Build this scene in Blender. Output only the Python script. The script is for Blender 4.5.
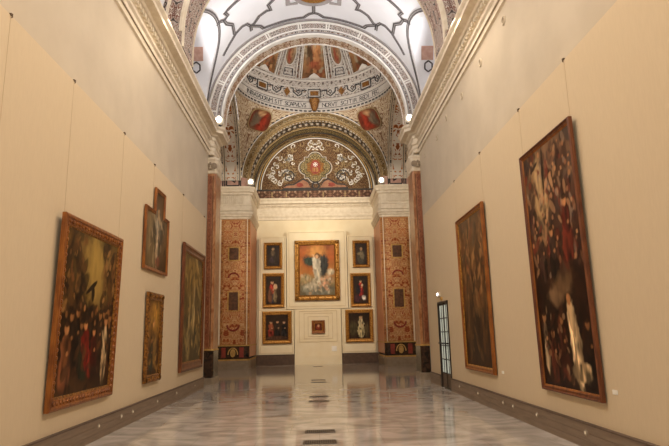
import bpy, bmesh, math, random
import numpy as np
from mathutils import Vector, Matrix
random.seed(7)
PI = math.pi
SC = bpy.context.scene
COL = SC.collection
for o in list(bpy.data.objects):
    bpy.data.objects.remove(o)

# ------------------------------------------------------------------ camera
F_PX, PITCH, YAW, ROLL = 558.95, 0.195483, 0.035549, 0.0225021
cd = bpy.data.cameras.new('camera')
cam = bpy.data.objects.new('camera', cd); COL.objects.link(cam)
cd.sensor_fit = 'HORIZONTAL'; cd.sensor_width = 36; cd.lens = F_PX / 669 * 36
cd.clip_start = .05; cd.clip_end = 200
fw = Vector((math.sin(YAW)*math.cos(PITCH), math.cos(YAW)*math.cos(PITCH), math.sin(PITCH)))
rt = Vector((math.cos(YAW), -math.sin(YAW), 0)); up = rt.cross(fw)
c_, s_ = math.cos(ROLL), math.sin(ROLL)
rt, up = c_*rt - s_*up, s_*rt + c_*up
m = Matrix((rt, up, -fw)).transposed().to_4x4(); m.translation = Vector((-.023, 0, 1.65))
cam.matrix_world = m
SC.camera = cam

# ------------------------------------------------------------------ world, exposure, large lights
SC.view_settings.view_transform = 'Standard'; SC.view_settings.look = 'None'
SC.view_settings.gamma = 1; SC.view_settings.exposure = 0.26
SC.view_settings.use_curve_mapping = False
W = bpy.data.worlds.new('world'); SC.world = W; W.use_nodes = True
bg = W.node_tree.nodes['Background']; bg.inputs[0].default_value = (1.0, .9, .8, 1); bg.inputs[1].default_value = .75

def area(name, loc, target, sx, sy, power, color):
    l = bpy.data.lights.new(name, 'AREA'); l.shape = 'RECTANGLE'; l.size = sx; l.size_y = sy
    l.energy = power; l.color = color
    o = bpy.data.objects.new(name, l); COL.objects.link(o); o.location = loc
    o.rotation_euler = (Vector(target) - Vector(loc)).to_track_quat('-Z', 'Y').to_euler()
    return o

def spot(name, loc, target, power, color, angle=60, blend=.6, radius=.08):
    l = bpy.data.lights.new(name, 'SPOT'); l.energy = power; l.color = color
    l.spot_size = math.radians(angle); l.spot_blend = blend; l.shadow_soft_size = radius
    o = bpy.data.objects.new(name, l); COL.objects.link(o); o.location = loc
    o.rotation_euler = (Vector(target) - Vector(loc)).to_track_quat('-Z', 'Y').to_euler()
    return o

WARM = (1.0, .84, .65); WARM2 = (1.0, .84, .66); COOL = (1.0, .98, .96)
# gallery wash lamps along the cornices, out of the frame above the viewer
for s in (-1, 1):
    for y in (1.5, 6.5, 11.5):
        area('wash_lamp', (s*3.2, y, 9.3), (-s*3.77, y+2.0, 1.2), 3.5, .25, 128 if s > 0 else 106, WARM)
# daylight through the lunette windows of every bay
for yc in (17.8, 11.4, 5.0):
    for s in (-1, 1):
        area('lunette_daylight', (s*3.45, yc, 10.7), (-s*1.6, yc+.6, 13.0), 1.5, 1.1, 84, COOL)
# added unseen spots without fixtures, brightening end wall, piers, lunette and dome
for s in (-1, 1):
    spot('end_wall_fill', (s*3.1, 21.6, 9.6), (s*.6, 32, 3.4), 1350, WARM2, 44, .9, .12)
    spot('entablature_fill', (s*2.2, 21.6, 9.9), (s*4.2, 29.1, 8.6), 700, (1, .9, .76), 34, .9, .12)
    spot('lunette_fill', (s*2.9, 21.7, 9.7), (-s*.8, 32, 10.2), 2000, (1, .88, .7), 50, .8, .12)
    spot('dome_fill', (s*2.4, 21.5, 13.0), (-s*1.0, 29.2, 16.3), 900, (1, .96, .91), 75, .8, .15)
    spot('pier_fill', (-s*2.6, 21.6, 9.6), (s*4.3, 29.1, 4.5), 900, WARM2, 40, .9, .12)

# ------------------------------------------------------------------ materials
def srgb(h):
    if isinstance(h, str):
        h = h.lstrip('#'); c = [int(h[i:i+2], 16)/255 for i in (0, 2, 4)]
    else: c = list(h)
    return tuple((x/12.92 if x <= .04045 else ((x+.055)/1.055)**2.4) for x in c)

MATS = {}
def base_mat(name, rough=.6, metal=0, spec=.5):
    mt = bpy.data.materials.new(name); mt.use_nodes = True
    b = mt.node_tree.nodes['Principled BSDF']
    b.inputs['Roughness'].default_value = rough; b.inputs['Metallic'].default_value = metal
    b.inputs['Specular IOR Level'].default_value = spec
    MATS[name] = mt
    return mt, mt.node_tree, b

def noisy(name, c1, c2, scale=6, rough=.6, metal=0, spec=.5, stretch=(1, 1, 1), bump=0, detail=4, distort=0, coord='Object', lo=.35, hi=.65):
    mt, nt, b = base_mat(name, rough, metal, spec)
    tc = nt.nodes.new('ShaderNodeTexCoord'); mp = nt.nodes.new('ShaderNodeMapping'); mp.inputs['Scale'].default_value = stretch
    nz = nt.nodes.new('ShaderNodeTexNoise'); nz.inputs['Scale'].default_value = scale; nz.inputs['Detail'].default_value = detail
    nz.inputs['Distortion'].default_value = distort
    cr = nt.nodes.new('ShaderNodeValToRGB')
    cr.color_ramp.elements[0].position = lo; cr.color_ramp.elements[0].color = (*srgb(c1), 1)
    cr.color_ramp.elements[1].position = hi; cr.color_ramp.elements[1].color = (*srgb(c2), 1)
    L = nt.links.new
    L(tc.outputs[coord], mp.inputs[0]); L(mp.outputs[0], nz.inputs['Vector']); L(nz.outputs['Fac'], cr.inputs[0]); L(cr.outputs[0], b.inputs['Base Color'])
    if bump:
        bp = nt.nodes.new('ShaderNodeBump'); bp.inputs['Strength'].default_value = bump; bp.inputs['Distance'].default_value = .02
        L(nz.outputs['Fac'], bp.inputs['Height']); L(bp.outputs[0], b.inputs['Normal'])
    return mt

def ornate(name, stops, scale=5, pu=.5, pv=None, rough=.7, distort=1.2, detail=1.5, metal=0):
    """mirrored scrollwork on UVs in metres: constant steps over a noise field"""
    mt, nt, b = base_mat(name, rough, metal, .3)
    N, L = nt.nodes.new, nt.links.new
    tc = N('ShaderNodeTexCoord'); sp = N('ShaderNodeSeparateXYZ'); cb = N('ShaderNodeCombineXYZ')
    L(tc.outputs['UV'], sp.inputs[0])
    for i, p in ((0, pu), (1, pv)):
        if p:
            pg = N('ShaderNodeMath'); pg.operation = 'PINGPONG'; pg.inputs[1].default_value = p
            L(sp.outputs[i], pg.inputs[0]); L(pg.outputs[0], cb.inputs[i])
        else: L(sp.outputs[i], cb.inputs[i])
    nz = N('ShaderNodeTexNoise'); nz.inputs['Scale'].default_value = scale; nz.inputs['Detail'].default_value = detail
    nz.inputs['Distortion'].default_value = distort
    L(cb.outputs[0], nz.inputs['Vector'])
    cr = N('ShaderNodeValToRGB'); cr.color_ramp.interpolation = 'CONSTANT'
    e = cr.color_ramp.elements
    while len(e) > 1: e.remove(e[-1])
    e[0].position = 0; e[0].color = (*srgb(stops[0][1]), 1)
    for p, c in stops[1:]:
        q = e.new(p); q.color = (*srgb(c), 1)
    L(nz.outputs['Fac'], cr.inputs[0]); L(cr.outputs[0], b.inputs['Base Color'])
    bp = N('ShaderNodeBump'); bp.inputs['Strength'].default_value = .25; bp.inputs['Distance'].default_value = .02
    L(nz.outputs['Fac'], bp.inputs['Height']); L(bp.outputs[0], b.inputs['Normal'])
    return mt

def emis(name, col, st):
    mt, nt, b = base_mat(name)
    b.inputs['Base Color'].default_value = (*srgb(col), 1)
    b.inputs['Emission Color'].default_value = (*srgb(col), 1); b.inputs['Emission Strength'].default_value = st
    return mt

def canvas_mat(name, rough):
    mt, nt, b = base_mat(name, rough, 0, .15)
    at = nt.nodes.new('ShaderNodeAttribute'); at.attribute_name = 'Col'
    nz = nt.nodes.new('ShaderNodeTexNoise'); nz.inputs['Scale'].default_value = 30; nz.inputs['Detail'].default_value = 3
    bp = nt.nodes.new('ShaderNodeBump'); bp.inputs['Strength'].default_value = .08
    nt.links.new(nz.outputs['Fac'], bp.inputs['Height']); nt.links.new(bp.outputs[0], b.inputs['Normal'])
    nt.links.new(at.outputs['Color'], b.inputs['Base Color'])
    return mt

M_fabric = noisy('wall_fabric', '#d4c0a1', '#d7c3a4', 40, .95, spec=.1, stretch=(1, 1, .15))
M_plaster_up = noisy('upper_plaster', '#c2b49f', '#cabca7', 1.2, .9, spec=.2)
M_plaster_apse = noisy('apse_plaster', '#e9d9b8', '#efe1c2', 1.5, .85, spec=.25)
M_panelwall = noisy('display_panel_paint', '#ecdcb8', '#f0e2c2', 2, .6, spec=.3)
M_stone_w = noisy('cornice_stone', '#d9cbb4', '#e6dac6', 5, .75, spec=.3)
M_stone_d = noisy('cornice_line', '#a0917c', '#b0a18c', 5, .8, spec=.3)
M_skirt = noisy('skirting_stone', '#7d6b5a', '#8b7866', 7, .5, spec=.4, stretch=(1, .3, 3))
M_skirt_dark = noisy('skirting_dark', '#4d3a2c', '#5c4636', 7, .45, spec=.4)
M_capshadow = noisy('skirting_cap_shadow', '#5b4a3d', '#68564a', 9, .6)
M_vault = noisy('vault_plaster', '#e6e6ea', '#ededf2', .9, .85, spec=.2)
M_vline = noisy('vault_line_grey', '#9b9594', '#a9a3a2', 8, .8)
M_vdark = noisy('vault_line_dark', '#3c383c', '#4a4648', 8, .8)
M_black = noisy('painted_black', '#241f1e', '#322c2a', 6, .6)
M_blackmarble = noisy('black_marble', '#1d1714', '#4a3427', 5, .25, spec=.5, distort=1.5)
M_gold = noisy('gilding', '#8a5a22', '#c79445', 18, .42, metal=.55, bump=.5)
M_gold_dk = noisy('gilding_dark', '#5a3616', '#a06d2e', 22, .45, metal=.45, bump=.8)
M_wood_red = noisy('frame_wood_red', '#562a14', '#74401f', 14, .4, stretch=(1, 1, .25))
M_wood_orange = noisy('frame_wood_orange', '#74401a', '#9c5f26', 14, .38, metal=.2, stretch=(1, 1, .25))
M_back = noisy('frame_back', '#3a2a1c', '#4a3624', 10, .8)
M_redmarble = noisy('red_marble', '#935c36', '#b9875c', 7, .3, stretch=(1, 1, .45), distort=1.2, lo=.38, hi=.62)
M_redband = noisy('red_marble_band', '#7a4027', '#9f6340', 12, .35, stretch=(1, 1, .5), distort=2, lo=.4, hi=.6)
M_orange = noisy('orange_marble', '#bf7a50', '#cf9068', 5, .4, stretch=(1, 1, .4))
M_plinth = noisy('grey_stone', '#8d7d69', '#9d8d78', 6, .45)
M_goldpaint = noisy('gold_paint', '#b48a45', '#cfa862', 9, .5, metal=.1)
M_stucco = noisy('dome_stone', '#bfb5aa', '#cbc2b7', 6, .8)
M_plaque = noisy('brown_marble', '#4a2f20', '#6a4630', 8, .4)
M_panelline = noisy('panel_shadow_line', '#d4c098', '#dbc8a2', 4, .7)  # darker than the board, painting in the shadow line of the mouldings
M_brownpink = noisy('painted_clay', '#8a5a40', '#a87858', 7, .6)
M_khaki = noisy('khaki_gilding', '#8a7149', '#a88f63', 9, .55)
M_redpaint = noisy('red_paint', '#7c2a1c', '#9a3b28', 7, .6)
M_brownpaint = noisy('brown_paint', '#5d3a22', '#7a5030', 7, .6)
M_white = noisy('white_paint', '#ece8e2', '#f5f1ea', 4, .6)
M_pinkpaint = noisy('pink_paint', '#b98f80', '#c9a595', 6, .7)
M_iron = noisy('dark_iron', '#2a241f', '#393029', 9, .45, metal=.3)
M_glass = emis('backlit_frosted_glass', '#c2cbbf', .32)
M_grille = noisy('bronze_grille', '#372d25', '#4a3d32', 12, .4, metal=.4)
M_card = noisy('white_card', '#f2ede2', '#f8f4ea', 3, .6)
M_wire = noisy('steel_wire', '#c6b090', '#cdb898', 3, .7, spec=.1)
M_hook = noisy('hook_metal', '#5c4630', '#6d5640', 6, .4, metal=.3)
M_lampbody = noisy('lamp_housing', '#d0c8ba', '#dcd4c6', 5, .4)
M_bulb = emis('lamp_glass', '#fff6e2', 14)
M_bulb_s = emis('small_lamp_glass', '#e8dcc4', .1)
M_exit = emis('emergency_lamp_glass', '#f2f6ff', 9)
M_sky = emis('window_daylight', '#f2f6ff', .7)
M_canvas = canvas_mat('painted_canvas', .42)
M_fresco = canvas_mat('painted_fresco', .8)

O_arch = ornate('arch_scrollwork', [(0, '#4a3d3c'), (.39, '#d6cec6'), (.44, '#7c5a4c'), (.485, '#dfd8d0'), (.52, '#40373a'), (.57, '#d9d1c9'), (.63, '#8a5c48')], 6, .55, .115, distort=1.8)
O_soffit = ornate('soffit_scrollwork', [(0, '#8a6246'), (.4, '#c4ab90'), (.455, '#e0d6c8'), (.51, '#a8663e'), (.545, '#d4c2a8'), (.6, '#7c5a44')], 4.5, .6, .25, distort=1.2)
O_gold = ornate('golden_scrollwork', [(0, '#3a3020'), (.38, '#876c45'), (.455, '#2e251a'), (.475, '#967c52'), (.53, '#dccfb2'), (.555, '#7e6440'), (.61, '#4c3f28')], 3.2, .6, .5, distort=1.8)
O_olive = ornate('olive_scrollwork', [(0, '#3a301c'), (.42, '#7c6a40'), (.48, '#c9b88e'), (.52, '#5e5030'), (.58, '#8a7648')], 7, .5, .4, distort=1.5)
O_lun = ornate('acanthus_scrollwork', [(0, '#3e2616'), (.40, '#5a381e'), (.47, '#a98a5c'), (.49, '#4c2e1a'), (.54, '#8a6236'), (.56, '#c9b48a'), (.575, '#4a2d1a')], 6.5, 1.9, None, distort=2.2, detail=2)
O_pend = ornate('pendentive_scrollwork', [(0, '#7a5840'), (.38, '#b9a284'), (.455, '#cdbda4'), (.52, '#8d6a4a'), (.56, '#c6b498'), (.61, '#7a5a44')], 2.4, 1.2, None, distort=2)
O_frieze = ornate('frieze_scrollwork', [(0, '#3a3434'), (.40, '#b9aea2'), (.47, '#d8cfc4'), (.53, '#5d5554'), (.56, '#cfc5b8'), (.62, '#7a5c48')], 6, .52, None, distort=1)
O_strip = ornate('grotesque_strip', [(0, '#8a4e2a'), (.35, '#b8763f'), (.41, '#dcd5cb'), (.59, '#e1dbd2'), (.62, '#a4602f'), (.67, '#7d5232')], 3.2, .34, None, distort=1.2)
O_pier = ornate('pier_grotesque', [(0, '#8f4426'), (.37, '#b06c40'), (.44, '#c89a68'), (.50, '#ae7c4c'), (.54, '#cfa678'), (.59, '#98482a'), (.63, '#bd8454')], 4.2, .42, None, rough=.4, distort=1.3)
O_pierside = ornate('pier_border', [(0, '#8a5a34'), (.42, '#b8844e'), (.5, '#a06c3e'), (.56, '#c99a66'), (.6, '#86482a')], 5, .12, None, rough=.4)
O_dome = ornate('dome_stucco', [(0, '#5f5048'), (.40, '#a89d92'), (.48, '#c4bab0'), (.53, '#86705e'), (.57, '#b5aba0')], 6, .25, None)
O_redfrieze = ornate('red_frieze', [(0, '#4a3022'), (.42, '#72503e'), (.5, '#94735e'), (.56, '#634232'), (.6, '#b0947c')], 6, .45, .2, distort=1)
O_rib = ornate('rib_scrollwork', [(0, '#4a3f3c'), (.39, '#b9aca0'), (.45, '#84594a'), (.49, '#cfc4b8'), (.525, '#6d4438'), (.565, '#b9ada2'), (.61, '#4c4240')], 4.2, .55, .3, distort=1.8)

def floor_material():
    mt, nt, b = base_mat('polished_marble', .13, 0, .5)
    N, L = nt.nodes.new, nt.links.new
    tc = N('ShaderNodeTexCoord'); mp = N('ShaderNodeMapping'); mp.inputs['Scale'].default_value = (.7, 1.0, 1)
    L(tc.outputs['Object'], mp.inputs[0])
    nz = N('ShaderNodeTexNoise'); nz.inputs['Scale'].default_value = 1.6; nz.inputs['Detail'].default_value = 7; nz.inputs['Distortion'].default_value = 1.4
    L(mp.outputs[0], nz.inputs['Vector'])
    cr = N('ShaderNodeValToRGB'); e = cr.color_ramp.elements
    e[0].position = .34; e[0].color = (*srgb('#9c948c'), 1); e[1].position = .64; e[1].color = (*srgb('#cdc5bc'), 1)
    L(nz.outputs['Fac'], cr.inputs[0])
    br = N('ShaderNodeTexBrick'); br.inputs['Scale'].default_value = 1; br.offset = 0.5
    br.inputs['Brick Width'].default_value = 1.0; br.inputs['Row Height'].default_value = 1.0
    br.inputs['Mortar Size'].default_value = .006; br.inputs['Color1'].default_value = (1, 1, 1, 1)
    br.inputs['Color2'].default_value = (.93, .93, .93, 1); br.inputs['Mortar'].default_value = (.78, .76, .74, 1)
    L(tc.outputs['Object'], br.inputs['Vector'])
    mx = N('ShaderNodeMix'); mx.data_type = 'RGBA'; mx.blend_type = 'MULTIPLY'; mx.inputs[0].default_value = 1
    L(cr.outputs[0], mx.inputs[6]); L(br.outputs['Color'], mx.inputs[7]); L(mx.outputs[2], b.inputs['Base Color'])
    n2 = N('ShaderNodeTexNoise'); n2.inputs['Scale'].default_value = 2.2; n2.inputs['Detail'].default_value = 2
    L(tc.outputs['Object'], n2.inputs['Vector'])
    mr = N('ShaderNodeMapRange'); mr.inputs[3].default_value = .05; mr.inputs[4].default_value = .11
    L(n2.outputs['Fac'], mr.inputs[0]); L(mr.outputs[0], b.inputs['Roughness'])
    bp = N('ShaderNodeBump'); bp.inputs['Strength'].default_value = .015; bp.inputs['Distance'].default_value = .05
    L(n2.outputs['Fac'], bp.inputs['Height']); L(bp.outputs[0], b.inputs['Normal'])
    return mt
M_floor = floor_material()

# ------------------------------------------------------------------ mesh helpers
class MB:
    def __init__(s): s.v = []; s.f = []; s.uv = []; s.col = None
    def face(s, pts, uvs=None):
        n = len(s.v); s.v += [tuple(p) for p in pts]; s.f.append(tuple(range(n, n+len(pts))))
        if uvs is None: uvs = [(0, 0)]*len(pts)
        s.uv += list(uvs)
    def grid(s, fn, nu, nv, uvfn=None, keep=None, colfn=None):
        n = len(s.v)
        for j in range(nv+1):
            for i in range(nu+1):
                s.v.append(tuple(fn(i/nu, j/nv)))
                if colfn:
                    if s.col is None: s.col = []
                    s.col.append(colfn(i/nu, j/nv))
        for j in range(nv):
            for i in range(nu):
                if keep and not keep((i+.5)/nu, (j+.5)/nv): continue
                a = n+j*(nu+1)+i
                s.f.append((a, a+1, a+nu+2, a+nu+1))
                for (di, dj) in ((0, 0), (1, 0), (1, 1), (0, 1)):
                    u, w = (i+di)/nu, (j+dj)/nv
                    s.uv.append(uvfn(u, w) if uvfn else (u, w))
    def box(s, x0, x1, y0, y1, z0, z1):
        P = [(x, y, z) for x in (x0, x1) for y in (y0, y1) for z in (z0, z1)]
        for q in ((0, 1, 3, 2), (4, 6, 7, 5), (0, 4, 5, 1), (2, 3, 7, 6), (0, 2, 6, 4), (1, 5, 7, 3)):
            pts = [P[i] for i in q]
            ax = [i for i in range(3) if len({p[i] for p in pts}) > 1]
            if len(ax) < 2: ax = [0, 1]
            if ax == [0, 1]: uvs = [(p[0], p[1]) for p in pts]
            else: uvs = [(p[ax[0]], p[2]) for p in pts]
            s.face(pts, uvs)
    def obox(s, c, ux, uy, uz):
        """box from centre and three half-extent vectors"""
        c, ux, uy, uz = map(Vector, (c, ux, uy, uz))
        P = [c+a*ux+b*uy+d*uz for a in (-1, 1) for b in (-1, 1) for d in (-1, 1)]
        for q in ((0, 1, 3, 2), (4, 6, 7, 5), (0, 4, 5, 1), (2, 3, 7, 6), (0, 2, 6, 4), (1, 5, 7, 3)):
            s.face([P[i] for i in q])
    def prism(s, poly, z0, z1):
        n = len(poly); acc = 0
        for i in range(n):
            a, b = poly[i], poly[(i+1) % n]; l = math.dist(a, b)
            s.face([(a[0], a[1], z0), (b[0], b[1], z0), (b[0], b[1], z1), (a[0], a[1], z1)], [(acc, z0), (acc+l, z0), (acc+l, z1), (acc, z1)]); acc += l
        s.face([(p[0], p[1], z1) for p in poly]); s.face([(p[0], p[1], z0) for p in reversed(poly)])
    def slab(s, poly, to3, d0, d1):
        """polygon in 2D extruded from depth d0 to d1; to3(a, b, d) -> point"""
        n = len(poly)
        s.face([to3(a, b, d1) for a, b in poly], [(a, b) for a, b in poly])
        s.face([to3(a, b, d0) for a, b in reversed(poly)], [(a, b) for a, b in reversed(poly)])
        for i in range(n):
            a, b = poly[i], poly[(i+1) % n]
            s.face([to3(*a, d0), to3(*b, d0), to3(*b, d1), to3(*a, d1)])
    def ribbon(s, path, w, to3, d0, d1, closed=False):
        """a flat raised band along a 2D path; to3(a, b, d) -> point"""
        n = len(path); L_, R_ = [], []
        for i, p in enumerate(path):
            if closed: a, b = path[(i-1) % n], path[(i+1) % n]
            else: a, b = path[max(i-1, 0)], path[min(i+1, n-1)]
            t = Vector((b[0]-a[0], b[1]-a[1]))
            if t.length < 1e-9: t = Vector((1, 0))
            t.normalize(); nn = Vector((-t.y, t.x))
            k = w/2
            if closed or 0 < i < n-1:
                t1 = Vector((p[0]-a[0], p[1]-a[1])).normalized()
                k = min(w/2/max(.35, abs(nn.dot(Vector((-t1.y, t1.x))))), w*.72)
            L_.append((p[0]+nn.x*k, p[1]+nn.y*k)); R_.append((p[0]-nn.x*k, p[1]-nn.y*k))
        for i in range(n if closed else n-1):
            j = (i+1) % n
            a, b, c, d = L_[i], R_[i], R_[j], L_[j]
            s.face([to3(*a, d1), to3(*b, d1), to3(*c, d1), to3(*d, d1)])
            s.face([to3(*a, d0), to3(*a, d1), to3(*d, d1), to3(*d, d0)])
            s.face([to3(*b, d1), to3(*b, d0), to3(*c, d0), to3(*c, d1)])
    def tube(s, path, r, n=8):
        path = [Vector(p) for p in path]; rings = []
        for i, p in enumerate(path):
            t = (path[min(i+1, len(path)-1)] - path[max(i-1, 0)]).normalized()
            a = t.orthogonal().normalized() if i == 0 else (rings[-1][1] - t*rings[-1][1].dot(t)).normalized()
            rings.append((p, a, t.cross(a)))
        R = [[p + r*(math.cos(k*2*PI/n)*a + math.sin(k*2*PI/n)*b) for k in range(n)] for p, a, b in rings]
        for i in range(len(R)-1):
            for k in range(n): s.face([R[i][k], R[i][(k+1) % n], R[i+1][(k+1) % n], R[i+1][k]])
        s.face(R[0][::-1]); s.face(R[-1])
    def lathe(s, prof, c, n=24, axis='z', a0=0, a1=2*PI):
        """profile of (radius, height) turned about an axis through c"""
        c = Vector(c)
        def pt(r, h, a):
            if axis == 'z': return c+Vector((r*math.sin(a), r*math.cos(a), h))
            if axis == 'y': return c+Vector((r*math.cos(a), h, r*math.sin(a)))
            return c+Vector((h, r*math.cos(a), r*math.sin(a)))
        for i in range(len(prof)-1):
            for k in range(n):
                b0, b1 = a0+(a1-a0)*k/n, a0+(a1-a0)*(k+1)/n
                (r0, h0), (r1, h1) = prof[i], prof[i+1]
                l0, l1 = max(r0, r1)*b0, max(r0, r1)*b1
                v0 = h0 if abs(h1-h0) > abs(r1-r0) else r0; v1 = h1 if abs(h1-h0) > abs(r1-r0) else r1
                s.face([pt(r0, h0, b0), pt(r0, h0, b1), pt(r1, h1, b1), pt(r1, h1, b0)], [(l0, v0), (l1, v0), (l1, v1), (l0, v1)])
    def sweep(s, path, prof, flip=1):
        """profile of (offset, z) along a plan path, offset to the right-hand side, mitred; flip=-1 mirrors it in X"""
        n = len(path); offs = []
        for i in range(n):
            p = Vector(path[i]); ns = []
            if i > 0: t = (p-Vector(path[i-1])).normalized(); ns.append(Vector((t.y, -t.x)))
            if i < n-1: t = (Vector(path[i+1])-p).normalized(); ns.append(Vector((t.y, -t.x)))
            offs.append(ns[0] if len(ns) == 1 else (ns[0]+ns[1])/(1+ns[0].dot(ns[1])))
        acc = 0
        for i in range(n-1):
            l = math.dist(path[i], path[i+1])
            for j in range(len(prof)-1):
                (o0, z0), (o1, z1) = prof[j], prof[j+1]
                P = lambda k, o, z: (flip*(path[k][0]+offs[k].x*o), path[k][1]+offs[k].y*o, z)
                q = [P(i, o0, z0), P(i+1, o0, z0), P(i+1, o1, z1), P(i, o1, z1)]
                u = [(acc, z0), (acc+l, z0), (acc+l, z1), (acc, z1)]
                if flip < 0: q.reverse(); u.reverse()
                s.face(q, u)
            acc += l
    def build(s, name, mat, parent=None, smooth=False, merge=False):
        me = bpy.data.meshes.new(name); me.from_pydata(s.v, [], s.f)
        ul = me.uv_layers.new(name='UVMap')
        ul.data.foreach_set('uv', [c for t in s.uv for c in t])
        if s.col is not None:
            ca = me.color_attributes.new('Col', 'FLOAT_COLOR', 'POINT')
            ca.data.foreach_set('color', [x for c in s.col for x in (c[0], c[1], c[2], 1)])
        me.materials.append(mat)
        if merge:
            bm = bmesh.new(); bm.from_mesh(me); bmesh.ops.remove_doubles(bm, verts=bm.verts, dist=1e-4); bm.to_mesh(me); bm.free()
        if smooth: me.polygons.foreach_set('use_smooth', [True]*len(me.polygons))
        o = bpy.data.objects.new(name, me); COL.objects.link(o)
        if parent: o.parent = parent
        return o

def tag(o, label, cat, group=None, kind=None):
    if label: o['label'] = label
    if cat: o['category'] = cat
    if group: o['group'] = group
    if kind: o['kind'] = kind
    return o
def thing(name, label, cat, loc=(0, 0, 0), rz=0, group=None, kind=None):
    o = bpy.data.objects.new(name, None); COL.objects.link(o); o.empty_display_size = .2
    o.location = loc; o.rotation_euler = (0, 0, rz)
    return tag(o, label, cat, group, kind)
def struct(o, label, cat): return tag(o, label, cat, None, 'structure')
def copy_thing(o, loc, rz, label):
    r = o.copy(); COL.objects.link(r); r.location = loc; r.rotation_euler = (0, 0, rz); r['label'] = label
    for ch in list(o.children):
        c = ch.copy(); COL.objects.link(c); c.parent = r
        for g in list(ch.children):
            d = g.copy(); COL.objects.link(d); d.parent = c
    return r

CX = .05           # axis of the nave
XW = 3.767         # hanging partitions
XU = 3.98          # real nave wall behind and above them
ZP = 5.63
ZS = 9.8           # springing of arches and vault
Y0 = -4.0          # the modelled nave starts behind the viewer
YE = 19.0          # partitions end here
YC = 25.3          # centre of the crossing
HC = 4.0           # half side of the crossing
YB = 32.5          # end wall

# ------------------------------------------------------------------ floor and walls
b = MB(); b.box(-8, 8, Y0-1, YB+.6, -.2, 0)
struct(b.build('floor', M_floor), 'polished grey beige marble floor of the long gallery', 'floor')

for s, side, w in ((-1, 'left', 'left'), (1, 'right', 'right')):
    b = MB()
    if s < 0: b.box(-XU+.02, -XW, Y0, YE, 0, ZP)
    else:      # leaves the doorway open
        b.box(XW, XU-.02, Y0, 16.15, 0, ZP); b.box(XW, XU-.02, 17.47, YE, 0, ZP); b.box(XW, XU-.02, 16.15, 17.47, 2.53, ZP)
    struct(b.build('wall_'+side, M_fabric), f'beige fabric covered partition wall along the {w} side of the gallery', 'wall')
    b = MB(); x0, x1 = sorted((s*XU, s*(XU+.5))); b.box(x0, x1, Y0, 20.9, 0, 8.4)
    struct(b.build('wall_upper_'+side, M_plaster_up), f'smooth grey plaster wall rising above the {w} beige partition', 'wall')
    # skirting: three stone courses and a cap coloured dark as the shadow line above
    segs = [(Y0, YE)] if s < 0 else [(Y0, 16.12), (17.5, YE)]
    b = MB(); cp = MB()
    for a, e in segs:
        for z0, z1, t in ((0, .1, .05), (.105, .21, .048), (.215, .325, .05)):
            x0, x1 = sorted((s*XW, s*(XW-t))); b.box(x0, x1, a, e, z0, z1)
        x0, x1 = sorted((s*XW, s*(XW-.06))); cp.box(x0, x1, a, e, .328, .35)
    o = struct(b.build('baseboard_'+side, M_skirt), f'grey brown stone baseboard along the {w} wall', 'baseboard')
    cp.build('cap', M_capshadow, o)

# ------------------------------------------------------------------ nave entablature, broken forward over the pilasters
PROF = [(0, 8.30), (.05, 8.32), (.05, 8.44), (.08, 8.47), (.08, 8.58), (.13, 8.62), (.13, 8.66), (.04, 8.7), (.04, 8.86), (.07, 8.88), (.07, 9.0), (.16, 9.03), (.2, 9.07), (.38, 9.1), (.38, 9.2), (.45, 9.26), (.45, 9.32), (.3, 9.4), (-.4, 9.54)]
PATHN = [(-XU, Y0), (-XU, 20.12), (-3.9, 20.12), (-3.81, 20.21), (-3.81, 21.3)]
for s, side in ((1, 'left'), (-1, 'right')):
    b = MB(); b.sweep(PATHN, PROF, s)
    o = struct(b.build('trim_cornice_'+side, M_stone_w), f'carved cream stone cornice along the top of the {side} nave wall', 'cornice')
    d = MB()
    y = Y0
    while y < 19.8:
        x0, x1 = sorted((-s*(XU-.06), -s*(XU-.135))); d.box(x0, x1, y, y+.11, 8.88, 8.99); y += .2
    for k in range(3):
        x = -3.96+.06*k; x0, x1 = sorted((s*x, s*(x+.03))); d.box(x0, x1, 19.98, 20.06, 8.88, 8.99)
    d.build('dentils', M_stone_w, o)
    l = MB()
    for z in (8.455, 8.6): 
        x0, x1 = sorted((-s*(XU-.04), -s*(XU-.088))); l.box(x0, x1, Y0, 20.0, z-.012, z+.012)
    l.build('shadow_moulding', M_stone_d, o)

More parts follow.
